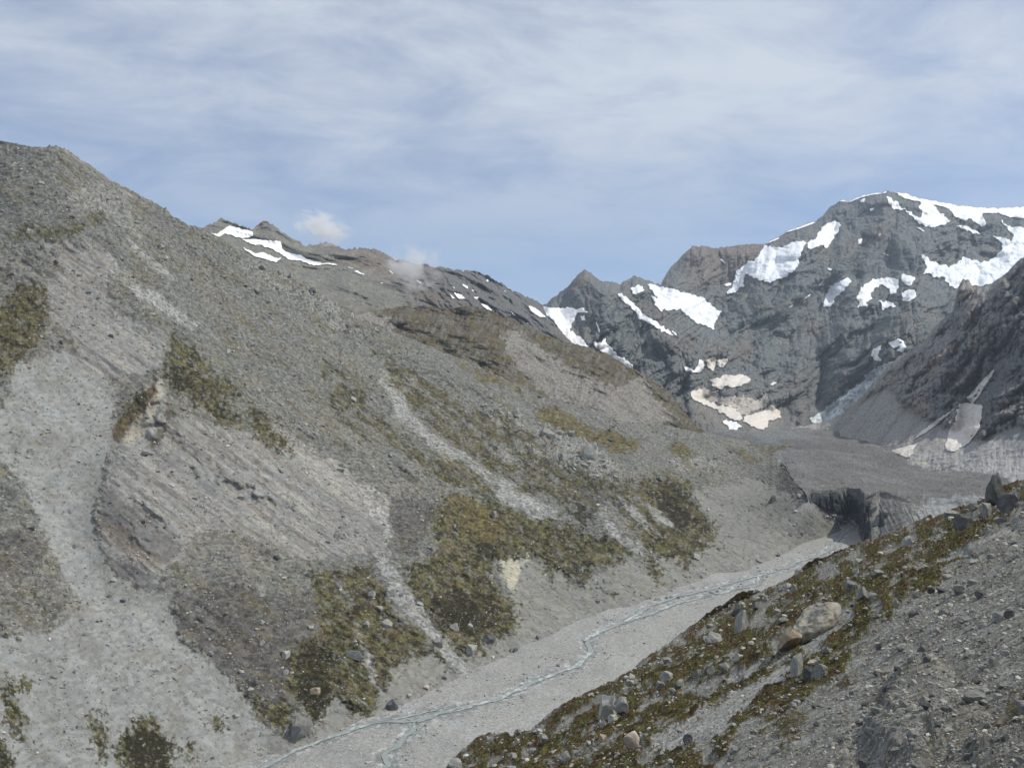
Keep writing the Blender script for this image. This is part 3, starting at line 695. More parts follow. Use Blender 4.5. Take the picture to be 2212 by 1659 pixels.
# ------------------------------------------------------------------ main massif
M_TOP = [(1060,780),(1120,700),(1160,665)] + R(2, (1400,640),(1445,628),(1480,598),(1520,568),(1565,535),(1600,508),(1622,470),(1650,444),(1672,428),(1690,413),(1712,430),(1740,442),(1770,470),(1808,492),(1850,488),(1885,498),(1920,512),
         (1960,480),(2008,453),(2040,462),(2062,472),(2110,488),(2150,505),(2183,512)) + R(3, (75,632),(95,590),(120,550),(150,518),(180,488),(210,455),(240,430),(270,411),(320,413),(380,421),(450,419),(540,404),(650,397),
         (690,392),(740,372),(790,342),(810,322),(900,293),(980,264),(1030,232),(1055,200),(1080,174),(1110,158),(1140,140),(1190,146),(1235,118),(1300,100),(1370,96),(1402,85),(1440,93),(1530,106),(1600,130),(1700,146),(1850,175),(2000,186),(2209,180),(2600,215),(3100,330))
def make_massif():
    ctrl = [(1060,780,2600),(1181,655,2900),(1263,584,2930),(1340,615,2950),(1403,609,3050),(1430,613,3150),(1498,533,3350),(1638,528,3450),(1760,479,3550),(1914,413,3620),(2025,436,3700),(2213,448,3750),(2540,500,3700),
            (1580,925,2260),(1700,918,2420),(1800,905,2430),(1530,830,2550),(1600,780,2850),(1450,760,2500),(1400,690,2650),(1300,740,2600),(1500,680,2900),(1800,760,2780),(1840,860,2420),(2000,750,2560),(2100,620,3000),(1900,640,3080),
            (1700,600,3160),(2213,600,3050),(2213,760,2600),(2500,760,2600),(1450,900,2250),(1250,860,2200),(1230,690,2720)]
    s = Sheet('massif', 1060, 2540, 1.5, M_TOP, [(1060,880),(1300,930),(1500,975),(1583,985),(1767,960),(1900,960),(2540,960)], ctrl, nrow=360, back=900, bdir=(0, 1, -.7), jag=4.0, jagscale=10)
    px, py = s.px, s.py; X, Y, Z = s.P[..., 0], s.P[..., 1], s.P[..., 2]
    wx = 26 * fbm(px / 130, py / 130, 4.0, 3); wy = 26 * fbm(px / 130, py / 130, 14.0, 3)
    a, b = px + wx, py + wy
    dg = (a * .62 + b * .78)                                   # across the diagonal ribs
    al = (-a * .78 + b * .62)
    rib1 = fbm(dg / 120, al / 330, 1.0, 3, .42, ridged=True)
    rib2 = fbm(dg / 40, al / 150, 6.0, 5, .56, ridged=True)
    rv = fbm(a / 52, b / 210, 9.0, 5, .55, ridged=True)           # steep gullies
    dr = fbm((a * .8 - b * .6) / 60, (a * .6 + b * .8) / 26, 19.0, 4, .6, ridged=True)
    ru = sstep(1880, 2050, px) * sstep(760, 620, py)
    cone = samp(raster([R(3, (260,1240),(420,1290),(600,1300),(760,1370),(840,1430),(760,1500),(450,1520),(240,1300))], 22), px, py)
    low = 60 * fbm(a / 300, b / 300, 3.0, 3)
    amt = 58 * rib1 + 26 * rib2 * (1 - .5 * ru) + 23 * rv + 18 * dr * ru
    for pts, h, wl, wr in [([(1914,413),(1905,470),(1885,540),(1858,600),(1835,680)], 55, 40, 22), (R(3, (1290,330),(1250,440),(1215,560),(1190,640)), -45, 14, 22), ([(1263,584),(1290,640),(1320,720),(1370,800)], 50, 45, 40),
                           ([(1500,535),(1560,640),(1600,720)], 22, 30, 30), ([(1760,480),(1720,600),(1660,720),(1640,820)], 40, 36, 36), (R(3, (1010,1000),(1020,1200),(985,1400)), -34, 12, 16), ([(2000,600),(1960,720),(1900,800)], 34, 40, 34),
                           (R(3, (870,1060),(880,1250),(870,1420)), 26, 16, 14), (R(3, (400,420),(440,600),(420,800),(470,1000)), -26, 30, 26)]:
        d, t = segdist(px, py, pts); amt += h * np.where(d < 0, np.exp(-(d / wl) ** 2), np.exp(-(d / wr) ** 2)) * sstep(-.02, .1, t) * sstep(1.02, .8, t)
    amt = low + amt * (1 - .85 * cone) + 30 * cone
    edge = sstep(0, 26, py - s.top[None])
    s.ray(amt * (.25 + .75 * edge), .35)
    s.push((6.0 * fbm(X / 80, Y / 80, Z / 60, 5, .52, ridged=True) + 2.0 * fbm(X / 20, Y / 20, Z / 16, 3, .6)) * (.35 + .65 * edge) * (1 - .8 * cone))
    A = flat(px.shape, lin(110, 114, 114))
    A = mix(A, lin(116, 112, 108), sstep(-.05, .4, fbm(a / 100, b / 80, 8.0, 4, .6)) * .8)
    A = mix(A, lin(98, 105, 104), sstep(.0, .4, fbm(a / 60, b / 90, 28.0, 4, .6)) * .7)
    A = mix(A, lin(124, 113, 106), sstep(1760, 1640, px) * sstep(1430, 1500, px) * sstep(660, 560, py) * .7)
    A = mix(A, lin(132, 126, 120), cone * .9)
    A = mix(A, lin(128, 124, 118), sstep(.15, .4, fbm(dg / 10, al / 40, 38.0, 4, .6)) * .5)
    A = A * (1 + .35 * np.clip(fbm(px / 4, py / 3.4, 51.0, 3, .6), -1, 1))[..., None]
    s.build(terrain_mat('massif_rock', 11, 0.30, None, 0, 0.9, 7), np.clip(A, .01, .9))
    return s

# ------------------------------------------------------------------ dark spur on the right
S_TOP = [(1600,930),(1690,926),(1740,920)] + R(3, (1000,1448),(1060,1430),(1140,1392),(1220,1322),(1290,1262),(1330,1204),(1380,1150),(1440,1090),(1500,1040),(1560,1010),(1640,950),(1680,892),(1740,830),(1790,790),(1805,735),(1812,690),(1830,640),(1850,606),
         (1885,602),(1900,640),(1960,645),(2020,628),(2080,585),(2150,528),(2180,492),(2212,470),(2300,380),(2450,340),(2950,200))
def make_spur():
    ctrl = [(1600,930,2150),(1740,920,2180),(1848,867,2020),(1907,805,1950),(1973,753,1900),(2057,672,1820),(2110,620,1780),(2213,554,1650),(2480,440,1500),(1767,928,2140),(1850,952,1728),(1930,985,1361),(2000,1005,1206),(2130,1045,982),
            (2250,1075,862),(2480,1110,755),(2050,900,1430),(2135,945,1190),(2213,850,1270),(2213,700,1430),(1950,880,1650),(2480,700,1200)]
    s = Sheet('dark_spur', 1600, 2480, 1.5, S_TOP, [(1600,950),(1767,970),(1850,990),(1930,1025),(2000,1045),(2130,1090),(2250,1120),(2480,1160)], ctrl, nrow=330, back=500, bdir=(.4, 1, -.6), jag=3.5, jagscale=9)
    px, py = s.px, s.py; X, Y, Z = s.P[..., 0], s.P[..., 1], s.P[..., 2]
    # talus apron below the crags
    apron_line = [(1600,800)] + [(1740,890)] + R(3, (1130,1390),(1260,1290),(1420,1230),(1500,1330),(1620,1400),(1760,1480),(1960,1530),(2080,1470),(2212,1430),(2900,1300))
    ay = polyline(apron_line, px) + 10 * fbm(px / 22, 3.1, 4.0, 3)
    ap = sstep(-14, 14, py - ay)
    gul = R(3, (2190,940),(2045,1115),(1960,1240),(1900,1330),(1860,1450),(1830,1600))
    ca, sa = -.60, .80
    al = px * ca + py * sa; ac = px * sa - py * ca
    rib = fbm(ac / 40 + .5 * fbm(px / 60, py / 60, 3.0, 3), al / 150, 5.0, 4, .5, ridged=True)
    rv = fbm(px / 16, py / 120, 15.0, 4, .6, ridged=True)
    amt = 20 * fbm(X / 260, Y / 260, Z / 200, 4) + (24 * rib + 9 * rv + 10 * fbm(X / 90, Y / 90, Z / 70, 4, .5, ridged=True)) * (1 - .88 * ap)
    for pts, h, wl, wr in [(gul, -26, 30, 26), ([(2140,700),(2110,780),(2080,880),(2070,960)], -10, 20, 20), ([(2216,760),(2170,850),(2140,950)], 14, 30, 40),
                           ([(1885,600),(1890,640),(1990,700),(2040,790),(2000,870)], 22, 24, 24), (R(3, (1860,640),(1880,760),(1820,900)), 16, 16, 16)]:
        d, t = segdist(px, py, pts); amt += h * np.where(d < 0, np.exp(-(d / wl) ** 2), np.exp(-(d / wr) ** 2)) * sstep(-.02, .12, t) * sstep(1.02, .8, t)
    edge = sstep(0, 18, py - s.top[None])
    s.ray(amt * (.2 + .8 * edge), .35)
    s.push((4.6 * fbm(X / 36, Y / 36, Z / 28, 4, .55, ridged=True) * (1 - .8 * ap) + 1.6 * fbm(X / 11, Y / 11, Z / 9, 3)) * (.3 + .7 * edge))
    A = flat(px.shape, lin(124, 121, 117))
    A = mix(A, lin(134, 123, 112), sstep(-.05, .4, fbm(ac / 40, al / 90, 8.0, 4, .6)) * .8)
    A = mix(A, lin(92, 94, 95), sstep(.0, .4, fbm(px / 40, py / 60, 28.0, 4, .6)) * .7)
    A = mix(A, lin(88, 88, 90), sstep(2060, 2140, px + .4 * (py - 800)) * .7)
    streak = fbm(ac / 14, al / 200, 33.0, 4, .6)
    A = mix(A, lin(134, 131, 126), ap * .95)
    A = mix(A, lin(112, 110, 107), ap * sstep(.0, .35, streak) * .7)
    A = mix(A, lin(140, 139, 137), sstep(-10, 14, py - polyline([(1600,1000),(1900,985),(1990,975),(2080,965),(2212,930),(2480,900)], px)) * .85)
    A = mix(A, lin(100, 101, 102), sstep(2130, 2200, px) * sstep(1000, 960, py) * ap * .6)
    A = mix(A, lin(158, 150, 138), zone([R(6, (1430,270),(1560,290),(1760,340),(1960,400),(1900,400),(1640,330))], px, py, 5, 8, .7, 4.4) * .7)
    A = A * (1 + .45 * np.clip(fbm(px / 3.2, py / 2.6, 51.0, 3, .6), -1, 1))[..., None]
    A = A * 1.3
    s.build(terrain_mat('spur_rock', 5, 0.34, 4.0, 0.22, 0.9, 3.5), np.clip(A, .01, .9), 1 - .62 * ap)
    return s

# ------------------------------------------------------------------ debris-covered glacier tongue
def make_glacier():
    crest = [(1480,1300),(1700,1300),(1741,1084),(1752,1068),(1775,1062),(1800,1061),(1830,1056),(1852,1060),(1866,1078),(1880,1076),(1900,1068),(1930,1074),(1970,1084),(2000,1086),(2060,1088),(2300,1100)]
    cot = [(1480,.2),(1845,.2),(1868,.4),(1882,1.2),(1905,1.8),(1950,2.2),(2300,2.4)]
    def inv(px, py):
        c = polyline(crest, px); k = polyline(cot, px)
        plat = (np.maximum(py, 838.) - HY) / (GZ * F)
        yc = gY(c); dz = (py - c) / F * yc
        low = 1 / np.maximum(yc - k * dz * 1.15, 300)
        return np.where(py < c, plat, low)
    s = Sheet('glacier', 1480, 2300, 1.3, lambda x: np.full_like(x, 902.0), [(1480,960),(1583,962),(1640,984),(1690,1008),(1715,1044),(1741,1080),(1778,1113),(1815,1150),(1832,1200),(2300,1200)], inv=inv, rstep=1.1, back=500, bdir=(0, 1, 0.0))
    px, py = s.px, s.py; X, Y, Z = s.P[..., 0], s.P[..., 1], s.P[..., 2]
    face = sstep(0, 6, py - polyline(crest, px))
    lo = fbm(X / 190, Y / 260, 1.0, 4, .55)
    s.lift((1 - face) * (9 * lo + 3.2 * fbm(X / 45, Y / 60, 4.0, 4, .6, ridged=True) + 6 * sstep(1950, 2150, px) * sstep(990, 1040, py)))
    rill = fbm((px * .9 - py * .45) / 13, (px * .45 + py * .9) / 60, 8.0, 4, .6, ridged=True)
    col = fbm(px / 9, py / 60, 5.0, 4, .6, ridged=True)
    right = sstep(1872, 1900, px)
    s.ray(face * (right * 2.2 * rill + (1 - right) * 7 * col) * sstep(0, 14, py - polyline(crest, px)), .5)
    s.push(.8 * fbm(X / 13, Y / 13, Z / 13, 4, .6))
    A = flat(px.shape, lin(110, 107, 103))
    A = mix(A, lin(126, 127, 127), sstep(1800, 1660, px + .5 * (py - 950)) * .7)
    A = mix(A, lin(98, 96, 93), sstep(-.05, .35, fbm(X / 160, Y / 420, 7.0, 4, .6)) * .7)
    A = mix(A, lin(128, 126, 122), sstep(.1, .4, fbm(X / 60, Y / 240, 17.0, 4, .6)) * .5)
    A = mix(A, lin(128, 125, 119), face * right * .7)
    A = mix(A, lin(150, 150, 148), zone([R(12, (880,640),(1000,590),(1400,590),(1700,590),(1900,700),(1300,800),(700,900)), ], px, py, 6, 6, .5, 3.3) * .8)
    A = mix(A, lin(96, 94, 90), face * (1 - right) * .9)
    A = A * np.array([.87, .90, .92]) * (1 + .4 * np.clip(fbm(px / 3.2, py / 2.2, 51.0, 3, .6), -1, 1))[..., None]
    s.build(terrain_mat('debris_ice', 3.5, 0.30, 2.8, 0.25, 0.7, 1.6), np.clip(A, .01, .9))
    s.crest = crest
    return s

# ------------------------------------------------------------------ near moraine slope
F_TOP = [(560,1940),(700,1850),(860,1745),(930,1700),(960,1672)] + R(8, (1155,1305),(1180,1250),(1230,1200),(1300,1150),(1390,1110),(1500,1085),(1550,1100),(1590,1080),(1640,1070),(1700,1030),(1770,985),(1850,930),(1980,870),(2060,830),(2110,800),(2212,757)) \
    + [(1400,1424),(1440,1394)] + R(13, (0,620),(120,520),(250,420),(370,300),(510,200),(650,130),(770,50),(870,15),(950,5)) + R(11, (1050,1295),(1200,1268),(1250,1220),(1400,1130),(1560,1020),(1740,900),(1980,830),(2212,742)) \
    + R(12, (200,1090),(400,1020),(630,940),(760,890),(960,820),(1160,765),(1330,700),(1480,660),(1640,620),(1730,600),(1830,500),(1930,400),(2130,385),(2212,372)) + [(2260,1030),(2460,960)]
FH, FB, FC = 5.0, 0.49, 0.357
def make_moraine():
    s = Sheet('moraine_slope', 560, 2460, 1.5, F_TOP, lambda x: np.full_like(x, 1960.0),
              inv=lambda px, py: ((py - HY) / F + FB * (px - HX) / F - FC) / FH, nrow=560, back=120, bdir=(-.45, .7, -.75), jag=5.0, jagscale=9, invmin=1 / 170.)
    px, py = s.px, s.py; X, Y, Z = s.P[..., 0], s.P[..., 1], s.P[..., 2]
    ca, sa = .866, -.50                                            # bands run up to the right
    S_ = px * ca + py * sa; T_ = -px * sa + py * ca
    veg = zone([F_TOP[2:-1] + [(2212,1105)] + R(12, (2212,560),(2060,700),(1900,850),(1700,1000),(1500,1100),(1400,1250),(1500,1345),(1400,1390),(1250,1400),(1090,1540),(1140,1660))
                + R(13, (2212,700),(2080,860),(1950,960),(1880,1100),(1700,1270),(1500,1480),(1300,1659),(900,1659)) + [(1500,1720),(1300,1960),(560,1960)]], px, py, 5, 10, .55, 1.0, (ca, sa), 12)
    grav = zone([R(13, (-300,1850),(100,1620),(500,1400),(900,1180),(1200,1000),(1450,880),(1440,1000),(1350,1120),(1400,1190),(1250,1230),(1100,1300),(1000,1420),(880,1500),(760,1659),(560,1900),(-300,2100)),
                 R(13, (0,1200),(200,1130),(500,1080),(800,940),(1200,790),(1300,740),(1330,760),(1100,890),(900,1010),(600,1100),(300,1180),(0,1230)),
                 R(12, (1100,1290),(1400,1190),(1700,1080),(2000,930),(2209,850),(2209,960),(1900,1080),(1600,1230),(1300,1330),(1000,1380)),
                 R(13, (1880,300),(2050,260),(2212,300),(2212,420),(2000,520),(1750,700),(1640,800),(1560,850),(1580,640),(1760,460))], px, py, 4, 7, .6, 2.0, (ca, sa), 11)
    strip = zone([R(13, (600,1700),(900,1480),(1050,1330),(1200,1240),(1310,1240),(1310,1340),(1180,1440),(1000,1560),(900,1700)),
                  R(13, (1150,1760),(1300,1640),(1500,1480),(1640,1280),(1900,1160),(2030,1050),(2212,840),(2212,690),(2050,800),(1890,960),(1850,1080),(1640,1180),(1450,1400),(1250,1560),(1060,1720)),
                  R(12, (800,1500),(1100,1400),(1300,1330),(1500,1335),(1440,1390),(1260,1410),(1100,1530),(1140,1640),(900,1700),(700,1640))], px, py, 4, 8, .7, 3.0, (ca, sa), 11)
    specks = zone([R(13, (1950,1250),(2100,1100),(2212,1050),(2212,1100),(2050,1280)), [(2180,1500),(2240,1480),(2240,1600),(2160,1580)], [(1640,1590),(1720,1540),(1760,1560),(1680,1640)]], px, py, 4, 8, .9, 4.0) * .8
    v = np.clip(np.maximum(np.maximum(veg * (1 - grav), strip), specks), 0, 1)
    patch = fbm(S_ / 60, T_ / 26, 6.0, 5, .62)
    v = v * sstep(-.42, .06, patch + .5 * strip)
    stony = v * 0
    s.v, s.grav = v, grav
    sc = np.clip(s.Y / 45, .22, 2.2)                               # relief grows with distance so it reads alike
    z = .55 * fbm(X / 16, Y / 16, 1.0, 4) + .16 * fbm(X / 3.2, Y / 3.2, 2.0, 4, .6) + .10 * fbm(S_ / 190, T_ / 16, 6.6, 4, .6, ridged=True) * sc
    heath = fbm(X / 1.3, Y / 1.3, 3.0, 4, .6, billow=True)
    z = z + v * (.14 + .30 * heath) * np.clip(sc, .4, 1.1)
    for pts, h, w in [(R(13, (2600,1500),(2400,1700),(2230,1850),(2080,2000)), .10, 6),
                      ([(1900,1770),(1960,1690),(2020,1640)], -.25, 9), (R(13, (0,1360),(500,1300),(900,1160)), .25, 8), (R(12, (800,1640),(1150,1480),(1560,1350)), .35, 7), (R(12, (900,1480),(1500,1230),(2209,940)), .30, 9)]:
        d, t = segdist(px, py, pts)
        z = z - h * sstep(-w, w, d) * sstep(60, 22, np.abs(d)) * sstep(0, .1, t) * sstep(1, .9, t)
    for pts, h, w, run in [([(1972,1400),(1956,1436),(1940,1468),(1918,1510),(1890,1552),(1856,1590)], .40, 9, 210), ([(2240,1545),(2190,1570),(2130,1590),(2080,1600)], .18, 7, 120), ([(2110,1500),(2060,1540),(1990,1566)], .12, 7, 120)]:
        d, t = segdist(px, py, pts); d = d + 7 * fbm(px / 13, py / 13, 55.0, 3)
        z = z + h * sstep(-w, w, d) * sstep(run, 20, d) * sstep(0, .15, t) * sstep(1, .85, t)
    s.lift(z)
    X, Y, Z = s.P[..., 0], s.P[..., 1], s.P[..., 2]
    A = flat(px.shape, lin(122, 121, 114))
    A = mix(A, lin(142, 141, 136), sstep(-.05, .4, fbm(S_ / 80, T_ / 22, 9.0, 4, .6)) * .8)
    A = mix(A, lin(112, 110, 102), sstep(.02, .4, fbm(X / 3, Y / 3, 19.0, 5, .65)) * .7)
    A = mix(A, lin(104, 100, 90), sstep(1850, 2100, px) * sstep(1400, 1600, py) * .55)
    A = mix(A, lin(156, 155, 151), grav * (1 - strip) * .6)
    VC = flat(px.shape, lin(92, 84, 46))
    VC = mix(VC, lin(92, 68, 46), sstep(-.1, .35, fbm(S_ / 45, T_ / 18, 21.0, 4, .65)) * .85)
    VC = mix(VC, lin(104, 104, 60), sstep(.12, .4, fbm(S_ / 30, T_ / 14, 27.0, 4, .65)) * .6)
    VC = mix(VC, lin(56, 48, 32), sstep(.0, .36, fbm(X / 1.1, Y / 1.1, 23.0, 4, .65)) * .8)
    VC = mix(VC, lin(96, 70, 50), sstep(22, 4, py - s.top[None]) * .4) * np.array([.76, .80, .82])
    A = A * (1 - v[..., None]) + VC * v[..., None]
    A = A * (1 + .4 * np.clip(fbm(px / 3.0, py / 2.6, 51.0, 3, .6), -1, 1))[..., None]
    gm = terrain_mat('moraine_gravel', 0.22, 0.40, 0.16, 0.36, 0.9, 0.10)
    s.build(gm, np.clip(A, .01, .9))
    # the same slope underfoot and to the right, outside the picture
    gx, gy = np.meshgrid(np.arange(-60, 150, 1.0), np.arange(-50, 120, 1.0))
    gz = -FH + FB * gx - FC * gy - 1.1 + .35 * fbm(gx / 9, gy / 9, 4.0, 4)
    q = np.arange(gx.size).reshape(gx.shape); q = np.stack([q[:-1, :-1], q[:-1, 1:], q[1:, 1:], q[1:, :-1]], -1).reshape(-1, 4)
    yy = np.maximum(gy.ravel(), .01); u = gx.ravel() / yy * F + HX; w = HY - gz.ravel() / yy * F
    ok = (gy.ravel() < 1) | (w > 1730) | (u > 2270)
    q = q[ok[q].all(1)]
    Ag = np.clip(flat(gx.shape, lin(134, 132, 124)) * (1 + .3 * fbm(gx / 3, gy / 3, 9.0, 3))[..., None], .02, .9)
    tag(mesh_obj('moraine_ground', np.stack([gx, gy, gz], -1).reshape(-1, 3), q, gm, True, Ag.reshape(-1, 3)), kind='structure')
    return s

ground = mesh_obj('ground', np.array([[-14000,-14000,-262],[14000,-14000,-262],[14000,14000,-262],[-14000,14000,-262]], float), np.array([[0,1,2,3]]),
                  terrain_mat('far_ground', 30, .3, fixed=tuple(lin(128,126,120))), False)
tag(ground, kind='structure')
SH_V = make_valley(); SH_L1 = make_near_slope(); SH_L2 = make_brown_hill(); SH_R1 = make_snowy_ridge()
SH_M = make_massif(); SH_S = make_spur(); SH_G = make_glacier(); SH_F = make_moraine()
# ------------------------------------------------------------------ snow and ice lying on the mountains
M_SNOW = terrain_mat('snow', 14, 0.10, None, 0, 0.5, 3.0, fixed=(.88, .88, .88), rough=.7, tint=.01)
M_ICE = terrain_mat('glacier_ice', 14, 0.14, None, 0, 0.6, 5.0, fixed=(.80, .83, .86), rough=.6, tint=.03)
M_DIRTY = terrain_mat('dirty_snow', 12, 0.22, None, 0, 0.3, 1.5, fixed=tuple(lin(212, 205, 196)), rough=.8, tint=.03)
M_SERAC = terrain_mat('broken_ice', 9, 0.45, 10, .3, 0.9, 5.0, fixed=tuple(lin(205, 212, 214)), rough=.7, tint=.03)
M_SHADED_DARKICE = terrain_mat('shaded_dark_ice', 6, 0.35, None, 0, 0.8, 2.5, fixed=tuple(lin(50, 56, 58)), rough=.7, tint=.04)  # dark wet ice, with the shade of the glacier mouth put into its colour

def smooth_sheet(s, r):
    k = max(1, int(r / s.step / 1.7)); a = np.linalg.norm(s.P, axis=-1) / np.linalg.norm(s.P0, axis=-1)
    for _ in range(3): a = box1(box1(a, k, 0), k, 1)
    q = s.P.reshape(-1, 3); c = 1.5                     # nearest rock along every line of sight
    u = q[:, 0] / q[:, 1] * F + HX; v = HY - q[:, 2] / q[:, 1] * F
    s.e0 = (u.min() - 6, v.min() - 6, c); w_ = int((u.max() - u.min()) / c) + 12; h_ = int((v.max() - v.min()) / c) + 12
    E = np.full((h_, w_), 1e9)
    np.minimum.at(E, (((v - s.e0[1]) / c + .5).astype(int), ((u - s.e0[0]) / c + .5).astype(int)), np.linalg.norm(q, axis=1))
    for ax in (0, 1):
        b = E.copy()
        for k_ in (-1, 1): b = np.minimum(b, np.take(E, np.clip(np.arange(E.shape[ax]) + k_, 0, E.shape[ax] - 1), ax))
        E = b
    s.near = E
    return s.P0 * a[..., None]

_snowbase = {}
def drape(name, sheet, polys, mat, label, cat, group=None, thick=9.0, step=1.1, rough=0.0, rag=.75, r=6.5, seed=1.0, cover=.012, warp=4.5):
    """a patch lying on a sheet: thin at its rim, standing proud of the rock inside it"""
    if not isinstance(polys[0][0], (tuple, list)): polys = [polys]
    pa = np.concatenate([np.array(p) for p in polys])
    x0, y0 = pa.min(0) - 5; x1, y1 = pa.max(0) + 5
    gx = np.arange(x0, x1, step); gy = np.arange(y0, y1, step)
    X, Y = np.meshgrid(gx, gy)
    wx = X + warp * fbm(X / 9, Y / 9, seed, 3); wy = Y + warp * fbm(X / 9, Y / 9, seed + 5, 3)
    m = np.zeros(X.shape)
    for p in polys: m = np.maximum(m, inpoly(wx, wy, p))
    for _ in range(2): m = box1(box1(m, 1, 0), 1, 1)
    m = m + .35 * rag * fbm(X / 7, Y / 7, seed + 9, 3)
    key = (sheet.name, r)
    if key not in _snowbase: _snowbase[key] = smooth_sheet(sheet, r)
    P = sheet.look(_snowbase[key], X, Y); d0 = np.linalg.norm(P, axis=-1)
    E = sheet.near; ei = np.clip((Y - sheet.e0[1]) / sheet.e0[2] + .5, 0, E.shape[0] - 1).astype(int); ej = np.clip((X - sheet.e0[0]) / sheet.e0[2] + .5, 0, E.shape[1] - 1).astype(int)
    dq = E[ei, ej]; dq = np.where(dq > 1e8, d0, dq)
    for _ in range(2): dq = box1(box1(dq, 1, 0), 1, 1)
    d = np.linalg.norm(P, axis=-1)
    up = thick * sstep(.40, .85, m) - thick * .45
    if rough: up = up + rough * fbm(X / 5, Y / 3.2, seed + 2, 4, .6, ridged=True) * sstep(.5, .8, m)
    dn = np.minimum(d - up, dq + thick * (.55 - .62 * sstep(.42, .7, m) + .16 * fbm(X / 16, Y / 12, seed + 3, 3)))
    P = P / d[..., None] * dn[..., None]
    top = polyline(np.stack([sheet.x0 + np.arange(len(sheet.top)) * sheet.step, sheet.top], -1), X)
    ok = (m > .42) & (Y > top - 2.0)
    if ok.sum() < 6: return None
    h, w = X.shape; idx = np.arange(h * w).reshape(h, w)
    q = np.stack([idx[:-1, :-1], idx[1:, :-1], idx[1:, 1:], idx[:-1, 1:]], -1)
    keep = ok[:-1, :-1] & ok[1:, :-1] & ok[1:, 1:] & ok[:-1, 1:]
    q = q[keep]
    if len(q) < 2: return None
    u, inv = np.unique(q, return_inverse=True)
    o = mesh_obj(name, P.reshape(-1, 3)[u], inv.reshape(q.shape), mat, True)
    return tag(o, label, cat, group)

g1 = 'snow and ice on the mountain faces'
drape('hanging_glacier', SH_M, R(3, (690,405),(780,415),(860,380),(930,380),(890,480),(880,530),(830,580),(760,610),(720,625),(650,610),(590,580),(575,560),(560,640),(530,670),(455,695),(490,650),(510,600),(520,550),(580,510),(640,480),(670,430)), M_ICE,
      'largest hanging glacier, a broad white slab below the left shoulder of the high peak', 'glacier', g1, 22, rough=7, seed=1.)
drape('hanging_glacier', SH_M, R(3, (1050,270),(1100,258),(1140,285),(1120,320),(1080,380),(1060,415),(1010,405),(950,430),(935,385),(980,370),(1010,320)), M_SNOW,
      'upper snow tongue narrowing up towards the high summit, just above the largest hanging glacier', 'snowfield', g1, 16, rough=3, seed=2.)
drape('hanging_glacier', SH_M, R(2, (2095,508),(2120,505),(2180,520)) + R(3, (100,650),(220,680),(330,710),(370,750),(410,780),(440,790),(400,850),(390,905),(350,880),(290,860),(240,820),(190,780),(120,795),(90,760),(40,700)), M_ICE,
      'sloping hanging glacier between the pyramid peak and the high massif', 'glacier', g1, 20, rough=6, seed=3.)
drape('snow_strip', SH_M, R(2, (1895,556),(1960,588),(2010,628),(2060,690),(2120,730),(2170,765),(2230,800),(2290,850),(2230,830),(2120,765),(2050,735),(1990,655),(1930,605)), M_SNOW, 'long narrow snow strip slanting down the right flank of the pyramid peak', 'snow', g1, 10, seed=4.)
drape('snow_strip', SH_M, R(3, (20,695),(60,715),(110,760),(90,795),(40,750)), M_SNOW, 'short snow strip tucked under the left end of the sloping hanging glacier', 'snow', g1, 9, seed=4.5)
drape('snow_patch', SH_M, R(2, (1985,533),(2050,508),(2075,550),(2030,572),(1990,560)), M_SNOW, 'snow patch under the small top right of the pyramid peak', 'snow', g1, 9, seed=5.)
drape('snow_patch', SH_M, R(3, (130,895),(175,935),(190,948),(150,930)), M_SNOW, 'thin snow sliver on the dark slabs left of the high massif foot', 'snow', g1, 7, seed=5.5)
drape('summit_snowfield', SH_M, R(3, (1395,118),(1460,140),(1485,175),(1540,205),(1600,245),(1615,210),(1590,180),(1600,140),(1680,160),(1700,195),(1740,230),(1780,262),(1720,290),(1650,300),(1590,275),(1550,235),(1500,195),(1440,195)), M_SNOW,
      'summit snowfield spilling right from the highest peak', 'snowfield', g1, 15, seed=6.)
drape('ridge_snow', SH_M, R(3, (1440,90),(1530,100),(1600,126),(1700,142),(1850,170),(2000,180),(2260,172),(2260,245),(2130,240),(2060,215),(1960,215),(1990,280),(1960,300),(1900,250),(1860,260),(1800,235),(1770,190),(1700,170),(1600,150),(1500,125)), M_SNOW,
      'smooth white snow cap along the skyline right of the highest peak', 'snowfield', g1, 15, seed=7., warp=2.)
drape('hanging_glacier', SH_M, R(3, (2060,225),(2110,290),(2280,300),(2280,470),(2150,530),(2080,590),(2030,635),(1960,655),(1900,640),(1880,600),(1830,640),(1810,665),(1770,640),(1740,600),(1690,590),(1650,570),(1610,575),(1640,530),(1620,490),(1580,450),(1620,460),(1680,500),(1740,520),(1790,530),(1850,470),(1950,500),(2000,500),(2080,430),(2080,390),(2010,345),(2060,350),(2140,380),(2145,345),(2100,300)), M_ICE,
      'wide glacier curving down behind the dark spur at the right edge', 'glacier', g1, 20, rough=6, seed=8.)
drape('snow_patch', SH_M, R(3, (1810,285),(1870,292),(1930,320),(1975,345),(1900,330),(1840,305)), M_SNOW, 'thin snow ledge on the rock between the summit snowfield and the right glacier', 'snow', g1, 9, seed=9.)
drape('snow_patch', SH_M, R(3, (1330,600),(1400,590),(1470,600),(1475,660),(1460,685),(1420,690),(1400,650),(1370,630),(1330,660),(1310,690),(1320,720),(1290,730),(1290,770),(1250,760),(1225,780),(1240,740),(1225,710),(1260,640)), M_SNOW, 'largest snow patch in mid-face, with a rocky bite in its side', 'snow', g1, 11, seed=10.)
drape('snow_patch', SH_M, R(3, (1485,570),(1570,590),(1570,620),(1530,640),(1490,620)), M_SNOW, 'small snow patch right above the largest mid-face patch', 'snow', g1, 9, seed=11.)
